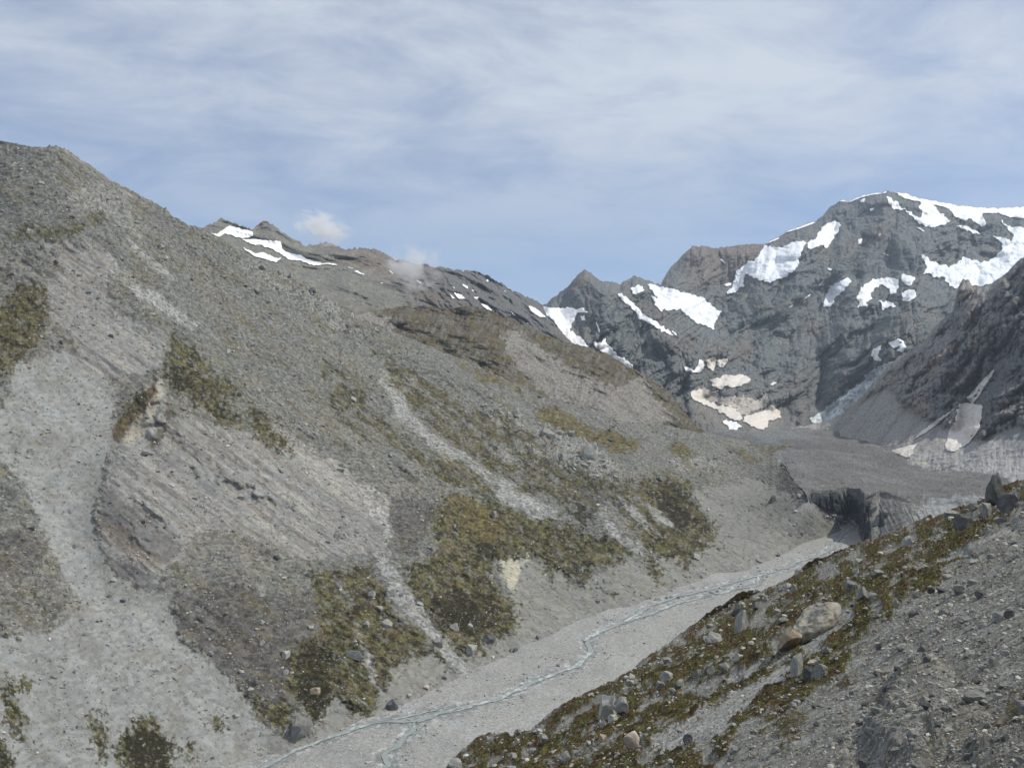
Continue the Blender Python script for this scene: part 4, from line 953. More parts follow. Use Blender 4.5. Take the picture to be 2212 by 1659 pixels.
drape('snow_patch', SH_M, R(3, (1500,670),(1570,660),(1580,700),(1560,725),(1490,730)), M_SNOW, 'rounded snow patch at the right end of the mid-face snow', 'snow', g1, 9, seed=12.)
drape('snow_patch', SH_M, R(3, (1340,725),(1380,730),(1450,740),(1450,760),(1375,785),(1370,750)), M_SNOW, 'lowest flat snow patch of the mid-face group', 'snow', g1, 9, seed=13.)
drape('snow_strip', SH_M, R(3, (1185,585),(1190,620),(1150,670),(1100,720),(1080,765),(1020,765),(1040,700),(1070,640),(1120,620)), M_ICE, 'bluish ice strip below the dark gully in the centre of the high face', 'glacier', g1, 12, rough=4, seed=14.)
drape('snow_patch', SH_M, R(3, (1380,325),(1350,360),(1335,375),(1360,335)), M_SNOW, 'tiny slanting snow sliver high on the centre of the face', 'snow', g1, 8, rag=.2, seed=15., warp=1.)
drape('snow_patch', SH_M, R(3, (1370,438),(1400,455),(1432,466),(1410,468),(1385,455)), M_SNOW, 'tiny snow ledge right of the dark central gully', 'snow', g1, 8, rag=.2, seed=16., warp=1.)
drape('snow_patch', SH_M, R(3, (1235,368),(1262,364),(1255,395),(1236,395)), M_SNOW, 'small square snow speck left of the dark central gully', 'snow', g1, 8, rag=.2, seed=17., warp=1.)
drape('snow_patch', SH_M, R(3, (1055,535),(1085,540),(1080,556),(1060,548)), M_SNOW, 'small snow speck right of the largest hanging glacier', 'snow', g1, 8, rag=.2, seed=18., warp=1.)
drape('snow_patch', SH_M, R(3, (1000,640),(1035,602),(1030,625),(1005,645)), M_SNOW, 'slanting snow sliver below and right of the largest hanging glacier', 'snow', g1, 8, rag=.2, seed=19., warp=1.)
drape('snow_patch', SH_M, R(3, (915,715),(965,680),(960,695),(925,718)), M_SNOW, 'upper of two thin diagonal snow lines in the middle of the face', 'snow', g1, 8, rag=.2, seed=20., warp=1.)
drape('snow_patch', SH_M, R(3, (820,770),(855,748),(850,762),(828,774)), M_SNOW, 'lower of two thin diagonal snow lines in the middle of the face', 'snow', g1, 8, rag=.2, seed=21., warp=1.)
drape('snow_patch', SH_M, R(3, (440,630),(495,620),(490,640),(460,645)), M_SNOW, 'snow speck left of the lower tip of the largest hanging glacier', 'snow', g1, 8, rag=.2, seed=22., warp=1.)
drape('snow_patch', SH_M, R(3, (420,480),(440,485),(465,515),(440,505)), M_SNOW, 'short snow sliver on the brown left shoulder of the high massif', 'snow', g1, 8, rag=.2, seed=23., warp=1.)
drape('snow_patch', SH_M, R(3, (1655,400),(1700,440),(1690,440)) if False else R(3, (1565,290),(1600,300),(1640,330),(1610,320)), M_SNOW, 'thin snow sliver below the summit snowfield', 'snow', g1, 8, rag=.2, seed=24., warp=1.)
drape('snow_patch', SH_M, R(3, (1300,190),(1335,180),(1325,200),(1305,205)), M_SNOW, 'small snow spot just under the highest summit on its left', 'snow', g1, 8, rag=.2, seed=25., warp=1.)
drape('snow_patch', SH_M, R(3, (1250,135),(1280,125),(1270,150),(1245,152)), M_SNOW, 'small snow spot on the skyline left of the highest summit', 'snow', g1, 8, rag=.2, seed=26., warp=1.)
drape('cornice', SH_M, R(3, (795,325),(860,305),(900,290),(980,262),(985,272),(905,303),(850,320),(805,332)), M_SNOW, 'thin white cornice on the skyline left of the highest summit', 'snow', g1, 8, rag=.1, seed=27., warp=.5)
drape('cornice', SH_M, R(3, (690,390),(740,368),(770,355),(775,364),(735,382),(700,396)), M_SNOW, 'lower thin white cornice where the skyline steps down to the left shoulder', 'snow', g1, 8, rag=.1, seed=28., warp=.5)
drape('cornice', SH_M, R(3, (1110,150),(1145,134),(1190,140),(1240,112),(1310,93),(1405,80),(1400,98),(1310,110),(1245,128),(1190,152),(1140,148)), M_SNOW, 'white snow edge along the skyline just left of the highest summit', 'snow', g1, 9, rag=.1, seed=29., warp=.5)
drape('snow_patch', SH_M, R(3, (1375,985),(1370,1010),(1350,1050),(1385,1085),(1330,1080),(1310,1050),(1320,1010)), M_SNOW, 'hook-shaped snow patch above the icefall beside the dark spur', 'snow', g1, 9, seed=30., warp=2.)
drape('snow_patch', SH_M, R(3, (1410,975),(1470,950),(1500,960),(1518,1000),(1500,1032),(1455,1022),(1490,992),(1440,1010)), M_SNOW, 'ring-shaped snow patch against the crest of the dark spur', 'snow', g1, 9, seed=31., warp=2.)
drape('icefall', SH_M, R(3, (1440,1082),(1450,1100),(1350,1200),(1320,1260),(1230,1345),(1100,1440),(1000,1460),(940,1425),(1000,1390),(1080,1330),(1180,1260),(1260,1200),(1290,1150),(1350,1110)), M_SERAC, 'broken grey-white icefall running down beside the dark spur to the valley floor', 'icefall', g1, 14, rough=9, seed=32.)
drape('avalanche_snow', SH_M, R(3, (195,1105),(270,1135),(300,1100),(300,1070),(330,1080),(330,1130),(300,1155),(230,1145)), M_SNOW, 'boat-shaped snow patch at the foot of the left buttress', 'snow', g1, 10, seed=33., warp=2.)
drape('avalanche_snow', SH_M, R(3, (340,1080),(380,1055),(400,1065),(400,1110),(380,1145),(350,1120)), M_DIRTY, 'left half of a cracked upright snow block under the headwall', 'snow', g1, 12, seed=34., warp=2.)
drape('avalanche_snow', SH_M, R(3, (405,1075),(470,1065),(470,1090),(440,1125),(405,1110)), M_DIRTY, 'right half of a cracked upright snow block under the headwall', 'snow', g1, 12, seed=35., warp=2.)
drape('avalanche_snow', SH_M, R(3, (360,1190),(420,1180),(450,1160),(500,1165),(560,1160),(620,1190),(560,1225),(500,1240),(450,1230),(430,1250),(380,1230)), M_DIRTY, 'grey streaked old snow with a scalloped top edge below the cracked block', 'snow', g1, 12, rough=4, seed=36., warp=3.)
drape('avalanche_snow', SH_M, R(3, (710,1222),(740,1202),(762,1206),(735,1228)), M_DIRTY, 'short dirty snow sliver right of the scalloped old snow', 'snow', g1, 8, rag=.2, seed=36.5, warp=1.)
drape('avalanche_cone', SH_M, R(3, (240,1265),(310,1240),(330,1290),(400,1340),(480,1340),(540,1370),(560,1420),(540,1440),(450,1400),(380,1360),(280,1320)), M_DIRTY, 'dirty snow apron trailing down behind the brown hill edge', 'snow', g1, 10, rag=1.2, seed=37.)
drape('avalanche_cone', SH_M, R(3, (560,1410),(660,1380),(720,1340),(780,1380),(785,1420),(720,1430),(690,1490),(640,1480),(560,1440)), M_DIRTY, 'pinkish dirty snow cone at the head of the valley floor', 'snow', g1, 10, rag=1.2, seed=38.)
drape('avalanche_cone', SH_M, R(3, (430,1425),(520,1440),(555,1470),(490,1500)), M_SNOW, 'small clean snow toe at the valley head beside the brown hill', 'snow', g1, 9, rag=.6, seed=39.)
M_GRIME = terrain_mat('rock_strewn_snow', 10, 0.4, 7, .3, 0.4, 1.5, fixed=tuple(lin(164, 158, 150)), rough=.8, tint=.03)
drape('avalanche_cone', SH_M, R(3, (290,1235),(370,1250),(440,1290),(560,1290),(640,1310),(700,1270),(720,1330),(660,1370),(560,1400),(480,1350),(400,1330),(330,1310)), M_GRIME, 'grey rock-strewn old snow between the dirty apron and the pinkish cone', 'snow', g1, 7, rag=2.0, seed=46.)
# pyramid peak col
drape('col_glacier', SH_M, R(2, (1395,645),(1460,655),(1500,660),(1600,655),(1630,670),(1690,655),(1715,695),(1650,690),(1610,760),(1590,800),(1620,820),(1690,870),(1720,920),(1600,900),(1550,835),(1500,765),(1440,700)), M_SNOW, 'bright snowfield fanning out below the col left of the pyramid peak', 'snowfield', g1, 14, seed=40.)
drape('snow_patch', SH_M, R(2, (1740,880),(1790,882),(1820,860),(1840,890),(1870,930),(1900,960),(1980,1010),(2030,1066),(1940,1044),(1850,985),(1770,930)), M_SNOW, 'snow tongue running along the top edge of the brown hill', 'snow', g1, 12, seed=41.)
drape('snow_patch', SH_M, R(2, (1660,710),(1690,712),(1695,740),(1670,742)), M_SNOW, 'snow speck on the dark knob right of the col snowfield', 'snow', g1, 8, rag=.3, seed=42., warp=1.)
drape('snow_strip', SH_M, R(2, (1758,738),(1790,798),(1790,830),(1772,800)), M_SNOW, 'thin upright snow strip in the gully below the pyramid peak', 'snow', g1, 8, rag=.3, seed=43., warp=1.)
drape('snow_patch', SH_M, R(2, (1920,782),(1950,808),(1940,806)), M_SNOW, 'tiny snow fleck low on the right flank of the pyramid peak', 'snow', g1, 8, rag=.1, seed=44., warp=.5)

g2 = 'snow on the left ridge'
drape('snow_patch', SH_R1, R(1, (1350,740),(1400,755),(1440,730),(1480,700),(1560,720),(1645,735),(1630,772),(1570,782),(1520,770),(1450,750),(1420,775),(1360,775)), M_SNOW, 'bright snow patch between the two small rocky tops on the left skyline', 'snow', g2, 7, seed=50., warp=2.)
drape('snowfield', SH_R1, R(1, (1560,785),(1640,788),(1740,795),(1820,800),(1830,840),(1850,870),(1950,890),(2000,920),(2090,940),(2212,957),(2100,952),(2030,957),(1940,925),(1870,922),(1830,892),(1760,850),(1700,830),(1620,820)), M_SNOW, 'longest snow band trailing right below the second small rocky top', 'snowfield', g2, 7, seed=51., warp=2.)
drape('snow_patch', SH_R1, R(1, (1555,828),(1600,850),(1660,880),(1700,870),(1760,900),(1822,910),(1790,937),(1720,916),(1650,900),(1590,860)), M_SNOW, 'lower parallel snow band under the longest one on the left ridge', 'snow', g2, 7, seed=52., warp=2.)
def small(n, pts, label, **k): drape('snow_patch', SH_R1, R(n, *pts), M_SNOW, label, 'snow', g2, 6, rag=.15, seed=60 + len(label) * .31, warp=.8, **k)
small(2, ((-10,364),(60,371),(112,384),(40,381)), 'thin snow line continuing the longest snow band to the right')
small(2, ((143,390),(200,403),(204,408),(165,403)), 'small snow line above the little arrow-shaped snow patch')
small(2, ((185,424),(220,416),(240,432),(292,450),(240,442)), 'little arrow-shaped snow patch on the grey slope left of the cloud')
small(2, ((414,404),(455,438),(448,442),(425,424)), 'slanting snow patch at the left edge of the lower cloud')
small(2, ((586,468),(636,498),(622,500),(600,484)), 'slanting snow patch at the right edge of the lower cloud')
small(2, ((810,495),(858,538),(838,532)), 'narrow snow streak in the first gully of the serrated ridge')
small(2, ((882,497),(937,520),(932,540),(905,520)), 'short wide snow streak high in the serrated ridge')
small(2, ((838,556),(900,578),(918,600),(872,602)), 'wedge of snow low in the serrated ridge')
small(2, ((806,558),(852,598),(832,602)), 'thin snow wedge just left of the wider one in the serrated ridge')
small(2, ((955,535),(972,545),(974,558),(960,550)), 'tiny snow fleck in the middle of the serrated ridge')
small(2, ((965,588),(1006,590),(992,607)), 'pale snow disc near the foot of the serrated ridge')
small(2, ((1008,626),(1060,645),(1098,682),(1050,666)), 'snow strip where the serrated ridge meets the brown hill')
small(2, ((1056,466),(1076,490),(1050,492)), 'triangular snow fleck under the last top of the serrated ridge')
small(2, ((1080,500),(1115,522),(1105,522)), 'snow line right of the triangular fleck')
small(2, ((1152,538),(1184,552),(1176,558)), 'snow fleck on the descending end of the ridge')
small(2, ((1288,582),(1312,610),(1298,606)), 'snow fleck just left of the col')
small(2, ((1212,628),(1232,645),(1222,642)), 'tiny snow spot low on the descending end of the ridge')
small(2, ((1198,672),(1264,720),(1225,702)), 'slanting snow strip low on the ridge above the brown hill')
small(2, ((1320,638),(1372,660),(1445,722),(1400,722),(1342,682)), 'snow slope on the ridge side of the col, left of the col snowfield')
small(2, ((1290,735),(1345,775),(1320,765)), 'faint snow line above the brown hill top')
small(15, ((1075,850),(1110,858),(1118,868),(1085,868)), 'tiny snow fleck left of the lower cloud')
drape('snow_patch', SH_R1, R(15, (455,985),(490,985),(512,1008),(465,1005)), M_SNOW, 'lone snow fleck just above the near mountain crest', 'snow', g2, 4, rag=.1, seed=71., warp=.5)

g3 = 'old snow in the gully of the dark spur'
drape('gully_snow', SH_S, R(3, (1830,1330),(1900,1330),(1965,1340),(1960,1420),(1940,1500),(1880,1570),(1800,1615),(1740,1600),(1770,1500),(1770,1440)), M_DIRTY, 'wide dirty snow fan filling the gully of the dark spur', 'snow', g3, 7, seed=80., warp=2.5)
drape('gully_snow', SH_S, R(3, (1870,1300),(1920,1240),(1990,1170),(2045,1115),(2015,1180),(1975,1240),(1935,1305),(1900,1335)), M_DIRTY, 'narrow dirty snow strip climbing the gully above the wide fan', 'snow', g3, 6, seed=81., warp=1.5)
drape('gully_snow', SH_S, R(3, (1835,1335),(1740,1420),(1640,1500),(1550,1548),(1590,1505),(1715,1415)), M_DIRTY, 'thin dirty snow ribbon leading down left from the wide fan', 'snow', g3, 5, seed=82., warp=1.5)
drape('gully_snow', SH_S, R(3, (1425,1610),(1520,1580),(1590,1558),(1560,1600),(1560,1630),(1525,1652)), M_DIRTY, 'pointed dirty snow patch at the foot of the spur by the debris glacier', 'snow', g3, 5, seed=83., warp=2.)

# dark ice cliffs, shade painted into their colour, where the river leaves the glacier
def C(*p): return [(1717.2 + .115 * x, 1017.6 + .115 * y) for x, y in p]
g4 = 'ice cliffs at the glacier mouth'
drape('ice_cliff', SH_G, C((310,410),(380,400),(530,410),(590,500),(620,590),(690,640),(720,700),(650,760),(480,660),(300,550)), M_SHADED_DARKICE, 'left dark shaded ice cliff at the glacier mouth, a blocky face above the grey fan', 'ice cliff', g4, 3, .8, rough=2.5, rag=.3, r=3, seed=90., warp=1.5)
drape('ice_cliff', SH_G, C((640,400),(820,380),(870,470),(930,540),(1050,540),(1060,500),(1170,560),(1200,640),(1190,760),(1130,790),(1000,800),(850,810),(700,740),(720,630),(660,500)), M_SHADED_DARKICE, 'middle dark shaded ice cliff at the glacier mouth, widest of the group', 'ice cliff', g4, 3, .8, rough=3, rag=.3, r=3, seed=91., warp=1.5)
drape('ice_cliff', SH_G, C((1210,620),(1280,570),(1400,545),(1470,580),(1400,680),(1390,800),(1350,860),(1280,930),(1180,970),(1130,920),(1190,840),(1200,740)), M_SHADED_DARKICE, 'tall narrow ice cliff with a greenish shine beside the river source', 'ice cliff', g4, 3, .8, rough=3, rag=.3, r=3, seed=92., warp=1.5)
drape('ice_cliff', SH_G, C((1190,1100),(1260,970),(1430,980),(1500,930),(1540,820),(1690,760),(1780,790),(1760,830),(1680,860),(1680,970),(1640,1040),(1560,1010),(1450,1040),(1440,1110),(1330,1200),(1270,1170)), M_SHADED_DARKICE, 'lowest dark shaded ice face right of the river source, shaped like a crooked arm', 'ice cliff', g4, 3, .8, rough=2, rag=.3, r=3, seed=93., warp=1.5)
drape('ice_cliff', SH_G, C((1340,490),(1580,380),(1440,490),(1340,525)), M_SHADED_DARKICE, 'thin dark shaded ice wedge slanting up the debris right of the cliffs', 'ice cliff', g4, 2.5, .8, rag=.2, r=3, seed=94., warp=1.)
drape('ice_cliff', SH_G, C((1400,800),(1430,700),(1550,640),(1530,730),(1430,815)), M_SHADED_DARKICE, 'small dark shaded ice face between the tall narrow cliff and the thin wedge', 'ice cliff', g4, 2.5, .8, rag=.2, r=3, seed=95., warp=1.)
drape('ice_cliff', SH_G, C((970,345),(1050,430),(1060,500),(1000,470)), M_SHADED_DARKICE, 'small dark shaded notch of ice at the lip above the middle cliff', 'ice cliff', g4, 2.5, .8, rag=.2, r=3, seed=96., warp=1.)
# ------------------------------------------------------------------ boulders, stones and low plants
def rock_mat(name, base, var=.35, grain=.5, lichen=0.0):
    m, nt, N, L, b = nodes_of(name)
    tcn = N.new('ShaderNodeTexCoord'); oi = N.new('ShaderNodeObjectInfo')
    n1 = N.new('ShaderNodeTexNoise'); n1.inputs['Scale'].default_value = 1 / grain; n1.inputs['Detail'].default_value = 7; n1.inputs['Roughness'].default_value = .7
    ad = N.new('ShaderNodeVectorMath'); ad.operation = 'ADD'
    L.new(tcn.outputs['Object'], ad.inputs[0]); L.new(oi.outputs['Random'], ad.inputs[1]); L.new(ad.outputs[0], n1.inputs['Vector'])
    r = N.new('ShaderNodeMapRange'); r.inputs['From Min'].default_value = .3; r.inputs['From Max'].default_value = .7
    r.inputs['To Min'].default_value = 1 - var; r.inputs['To Max'].default_value = 1 + var; L.new(n1.outputs['Fac'], r.inputs['Value'])
    r2 = N.new('ShaderNodeMapRange'); r2.inputs['To Min'].default_value = .72; r2.inputs['To Max'].default_value = 1.25; L.new(oi.outputs['Random'], r2.inputs['Value'])
    mu = N.new('ShaderNodeMath'); mu.operation = 'MULTIPLY'; L.new(r.outputs[0], mu.inputs[0]); L.new(r2.outputs[0], mu.inputs[1])
    n2 = N.new('ShaderNodeTexNoise'); n2.inputs['Scale'].default_value = .8 / grain; n2.inputs['Detail'].default_value = 4; L.new(ad.outputs[0], n2.inputs['Vector'])
    mr2 = N.new('ShaderNodeMapRange'); mr2.inputs['From Min'].default_value = .52; mr2.inputs['From Max'].default_value = .66; mr2.inputs['To Max'].default_value = lichen; L.new(n2.outputs['Fac'], mr2.inputs['Value'])
    mx = N.new('ShaderNodeMix'); mx.data_type = 'RGBA'; mx.inputs['A'].default_value = (*base, 1); mx.inputs['B'].default_value = (*lin(124, 98, 66), 1); L.new(mr2.outputs[0], mx.inputs['Factor'])
    v = N.new('ShaderNodeVectorMath'); v.operation = 'SCALE'; L.new(mx.outputs['Result'], v.inputs[0]); L.new(mu.outputs[0], v.inputs['Scale'])
    L.new(v.outputs[0], b.inputs['Base Color'])
    bp = N.new('ShaderNodeBump'); bp.inputs['Strength'].default_value = .7; bp.inputs['Distance'].default_value = grain * .25
    L.new(n1.outputs['Fac'], bp.inputs['Height']); L.new(bp.outputs[0], b.inputs['Normal'])
    return m
MR = {'grey': rock_mat('rock_grey', lin(136, 136, 131)), 'pale': rock_mat('rock_pale', lin(154, 153, 146)), 'dark': rock_mat('rock_dark', lin(96, 97, 96)),
      'warm': rock_mat('rock_warm', lin(146, 132, 113), .35, .3), 'pink': rock_mat('rock_pink', lin(192, 178, 166), .2, .3, .3), 'lichen': rock_mat('rock_lichen', lin(170, 166, 155), .35, .3, .7)}

def ico(sub):
    bm = bmesh.new(); bmesh.ops.create_icosphere(bm, subdivisions=sub, radius=1.0)
    bm.verts.index_update()
    v = np.array([x.co[:] for x in bm.verts]); f = np.array([[q.index for q in p.verts] for p in bm.faces]); bm.free()
    return v, f
ICO = {k: ico(k) for k in (1, 2, 3, 4)}

def rock_shape(seed, sub=3, planes=14, chip=.045, flatz=1.0):
    g = np.random.default_rng(seed); v, f = ICO[sub]; v = v.copy()
    for k in range(planes):                                  # split faces: flatten everything outside random planes
        n = g.normal(size=3); n /= np.linalg.norm(n); d = g.uniform(.36, .78)
        s = v @ n; o = s > d
        v[o] -= (s[o] - d)[:, None] * n
    v += np.stack([perlin(v[:, 0] * 2.3 + seed, v[:, 1] * 2.3, v[:, 2] * 2.3 + k * 9) for k in range(3)], -1) * chip * 2.2
    if sub > 2: v += np.stack([perlin(v[:, 0] * 7 + seed, v[:, 1] * 7, v[:, 2] * 7 + k * 9) for k in range(3)], -1) * chip * .8
    v -= (v.max(0) + v.min(0)) / 2; v /= (v.max(0) - v.min(0)).max() / 2
    return v, f

SHAPES = [rock_shape(100 + k) for k in range(16)]
_meshcache = {}
def rock_mesh(k, kind):
    key = (k, kind)
    if key not in _meshcache:
        v, f = SHAPES[k]
        o = mesh_obj('boulder', v, f, MR[kind], False, link=False)
        _meshcache[key] = o.data; bpy.data.objects.remove(o)
    return _meshcache[key]

def put_rock(sheet, px, py, w, h, kind, name, label, cat, group=None, k=None, rz=None, tilt=.25, deep=None, sink=.5, sub=None):
    """a rock w x h frame units large whose foot stands on the sheet at (px, py)"""
    p = sheet.point(px, py); Y = p[1]; m = Y / F
    k = int(rng.integers(16)) if k is None else k
    me = rock_mesh(k, kind)
    o = bpy.data.objects.new(name, me); COL.objects.link(o)
    v = SHAPES[k][0]; ex = (v.max(0) - v.min(0)) / 2
    W, H = w * m / 2, h * m / 2
    D = (deep if deep else (w + h) / 2) * m / 2
    rz = rng.uniform(-.5, .5) if rz is None else rz
    o.scale = (W / ex[0], D / ex[1], H / ex[2] * (1 + sink * .5))
    o.rotation_euler = (rng.uniform(-tilt, tilt), rng.uniform(-tilt, tilt), rz)
    o.location = (p[0], p[1] + D * .4, p[2] + H * (1 - sink))
    return tag(o, label, cat, group)

def box_rock(sheet, x0, y0, x1, y1, kind, label, name='boulder', cat='boulder', **k):
    return put_rock(sheet, (x0 + x1) / 2, y1 - .12 * (y1 - y0), x1 - x0, y1 - y0, kind, name, label, cat, **k)

# the great split boulder: a leaning slab propped over a lower block
def big_pair():
    p = SH_F.point(1712, 1403); m = p[1] / F
    v, f = rock_shape(31, 4, 8, .02)
    o = mesh_obj('boulder', v * np.array([32, 28, 30]) * m, f, MR['warm'], False)
    o.location = (p[0] - 2 * m, p[1] + 14 * m, p[2] + 19 * m); o.rotation_euler = (.05, -.1, .5)
    tag(o, 'warm brown block propping the front end of the great grey slab on the heath slope', 'boulder')
    # slab: an irregular wedge, thick at the front left, tapering up the slope
    prof = [(-64,-14,30),(-52,-34,36),(-22,-40,40),(18,-34,40),(52,-10,34),(64,14,24),(40,30,26),(14,44,30),(-14,34,34),(-40,12,34)]
    g = np.random.default_rng(5); ring = np.array([(a, b) for a, b, c in prof], float); th = np.array([c for a, b, c in prof], float)
    n = len(prof); vs = []; fs = []
    for lev, (sc, z) in enumerate([(.72, -1), (1.0, -.35), (1.0, .25), (.78, .82), (.34, 1.0)]):
        for i in range(n):
            vs.append((ring[i, 0] * sc, z * th[i] * .62 + ring[i, 0] * .34, ring[i, 1] * sc))
    vs = np.array(vs)[:, [0, 2, 1]]
    for l in range(4):
        for i in range(n): fs.append((l * n + i, l * n + (i + 1) % n, (l + 1) * n + (i + 1) % n, (l + 1) * n + i))
    bm = bmesh.new(); bv = [bm.verts.new(tuple(x)) for x in vs]
    for q in fs: bm.faces.new([bv[i] for i in q])
    bm.faces.new([bv[i] for i in range(n)][::-1]); bm.faces.new([bv[4 * n + i] for i in range(n)])
    bmesh.ops.triangulate(bm, faces=bm.faces[:]); bmesh.ops.subdivide_edges(bm, edges=bm.edges[:], cuts=3, use_grid_fill=True, smooth=.25)
    bmesh.ops.triangulate(bm, faces=bm.faces[:]); bm.verts.index_update()
    V = np.array([x.co[:] for x in bm.verts]); T = np.array([[q.index for q in p_.verts] for p_ in bm.faces]); bm.free()
    V += np.stack([fbm(V[:, 0] / 16 + k * 7, V[:, 1] / 16, V[:, 2] / 16, 4, .6) for k in range(3)], -1) * 3.4
    q = SH_F.point(1764, 1378); m2 = p[1] * 1.02 / F
    s = mesh_obj('boulder', V * m2, T, MR['lichen'], False)
    c = at(1763, 1336, p[1] * 1.03)
    s.location = (c[0], c[1], c[2] - 3 * m2); s.rotation_euler = (.22, 0, .25)
    tag(s, 'great grey slab with an ochre lichen band, leaning out over a warm brown block', 'boulder')
big_pair()

def pinnacle():
    p = SH_F.point(2150, 1100); m = p[1] / F
    v, f = rock_shape(47, 4, 12, .03)
    v = v / np.abs(v).max(0)
    t = (v[:, 2] + 1) / 2
    v[:, 0] *= (1 - .30 * t ** 2.2); v[:, 1] *= (1 - .4 * t ** 1.5); v[:, 0] -= .12 * t
    v[:, 0] += .10 * perlin(v[:, 0] * 3, 2.0, v[:, 2] * 3); v[:, 2] += .05 * perlin(v[:, 0] * 6, v[:, 1] * 6, 3.0)
    o = mesh_obj('rock_pinnacle', v * np.array([23, 24, 43]) * m, f, MR['dark'], False)
    o.location = (p[0], p[1] + 6 * m, p[2] + 36 * m); o.rotation_euler = (0, -.05, .5)
    tag(o, 'tall upright rock pinnacle standing on the near crest at the right', 'rock')
    return o
pinnacle()
box_rock(SH_F, 2166, 1064, 2202, 1108, 'dark', 'squat grey rock leaning against the right side of the upright pinnacle', deep=40)
box_rock(SH_F, 2124, 1086, 2146, 1122, 'grey', 'narrow grey rock at the left foot of the upright pinnacle', deep=22)
box_rock(SH_F, 2066, 1106, 2106, 1150, 'dark', 'dark overhanging boulder left of the upright pinnacle', deep=36)
box_rock(SH_F, 2040, 1108, 2070, 1128, 'pale', 'pale capped rock on the crest beside the dark overhanging boulder')
box_rock(SH_F, 2098, 1094, 2118, 1108, 'grey', 'small grey rock on the crest between the pinnacle and the dark overhanging boulder')
box_rock(SH_F, 1346, 1586, 1384, 1632, 'pink', 'pinkish white boulder standing at the edge of the pale gravel strip', deep=30, tilt=.1)
box_rock(SH_F, 1292, 1490, 1340, 1554, 'pale', 'tall pale grey outcrop near the crest, split by a dark crack', deep=50, tilt=.15, k=7)
box_rock(SH_F, 1324, 1500, 1364, 1548, 'grey', 'darker ribbed rock pressed against the right side of the tall pale outcrop', deep=40, k=9, tilt=.15)
box_rock(SH_F, 1355, 1463, 1374, 1478, 'pale', 'small pale rock just above the tall pale outcrop, upper of two')
box_rock(SH_F, 1350, 1476, 1372, 1492, 'pale', 'small pale rock just above the tall pale outcrop, lower of two')
box_rock(SH_F, 1312, 1543, 1336, 1561, 'pale', 'small blocky pale rock right below the tall pale outcrop')
box_rock(SH_F, 1294, 1552, 1314, 1568, 'grey', 'low grey rock below and left of the small blocky pale rock')
box_rock(SH_F, 1427, 1447, 1455, 1472, 'grey', 'slanted grey boulder casting a dark notch over a smaller stone on the heath')
box_rock(SH_F, 1417, 1464, 1437, 1486, 'pale', 'rounded pale boulder just below the slanted grey one')
box_rock(SH_F, 1461, 1456, 1482, 1473, 'pale', 'square pale boulder right of the slanted grey one')
box_rock(SH_F, 1443, 1478, 1462, 1492, 'grey', 'flat grey boulder below the square pale one')
box_rock(SH_F, 1500, 1441, 1518, 1462, 'grey', 'upright grey boulder where the heath meets the upper gravel strip')
box_rock(SH_F, 1526, 1434, 1548, 1456, 'grey', 'first grey boulder of the row along the upper gravel strip')
box_rock(SH_F, 1553, 1426, 1580, 1450, 'grey', 'second, wider grey boulder of the row along the upper gravel strip')
box_rock(SH_F, 1586, 1414, 1606, 1432, 'pale', 'last, pale boulder of the row along the upper gravel strip')
box_rock(SH_F, 1478, 1592, 1498, 1614, 'dark', 'lone dark block on the pale gravel strip')
box_rock(SH_F, 1709, 1424, 1740, 1476, 'grey', 'cleft grey rock with a black crack below the great slab', deep=34, tilt=.1)
box_rock(SH_F, 1738, 1436, 1760, 1472, 'dark', 'dark rock wedged between the cleft rock and a smooth grey slab', deep=26)
box_rock(SH_F, 1760, 1436, 1789, 1471, 'grey', 'smooth grey slab stone below the great slab, right of the cleft rock', deep=22, tilt=.1)
box_rock(SH_F, 1747, 1432, 1766, 1447, 'pink', 'pinkish stone resting between the cleft rock and the smooth slab')
box_rock(SH_F, 1756, 1422, 1775, 1437, 'pale', 'flat pale stone above the pinkish stone')
box_rock(SH_F, 1720, 1420, 1737, 1433, 'grey', 'small grey stone on top of the cleft rock')
box_rock(SH_F, 1777, 1394, 1799, 1414, 'grey', 'rounded grey boulder in the heath under the great slab, on its right')
box_rock(SH_F, 1590, 1326, 1622, 1376, 'grey', 'large grey boulder embedded in the heath near the crest', deep=40, tilt=.12)
box_rock(SH_F, 1580, 1312, 1606, 1333, 'dark', 'dark boulder with a shadowed hollow above the large embedded boulder')
box_rock(SH_F, 1627, 1303, 1653, 1322, 'grey', 'low rounded grey boulder right of the dark hollow boulder')
box_rock(SH_F, 1672, 1316, 1686, 1328, 'pale', 'small bright square stone in the heath left of the great slab')
box_rock(SH_F, 1526, 1370, 1560, 1400, 'grey', 'low grey rock face in the heath just below the crest', deep=30)
box_rock(SH_F, 1677, 1338, 1706, 1354, 'grey', 'flat grey rock in the heath beside the great slab, on its left')
box_rock(SH_F, 1826, 1264, 1850, 1291, 'grey', 'grey boulder with a sunlit top above the great slab')
box_rock(SH_F, 1852, 1284, 1878, 1316, 'grey', 'grey rock slab standing in the heath up and right of the great slab')
box_rock(SH_F, 1878, 1296, 1896, 1314, 'dark', 'dark rock in the shade beside the standing grey slab')
box_rock(SH_F, 1718, 1231, 1736, 1245, 'pale', 'rounded pale boulder just under the crest, above the river')
box_rock(SH_F, 1710, 1268, 1722, 1284, 'pale', 'thin bright upright stone in the heath between the crest and the great slab')
box_rock(SH_F, 1948, 1156, 1974, 1182, 'grey', 'slanting grey slab stone with a dark hole beside it on the brown heath')
box_rock(SH_F, 1884, 1244, 1911, 1261, 'grey', 'low grey boulder in the heath above the dark heath strip')
box_rock(SH_F, 1990, 1224, 2010, 1234, 'pale', 'pale flat stone on the upper edge of the dark heath strip')
box_rock(SH_F, 1842, 1232, 1856, 1246, 'pale', 'small pale rounded boulder in mid-heath')
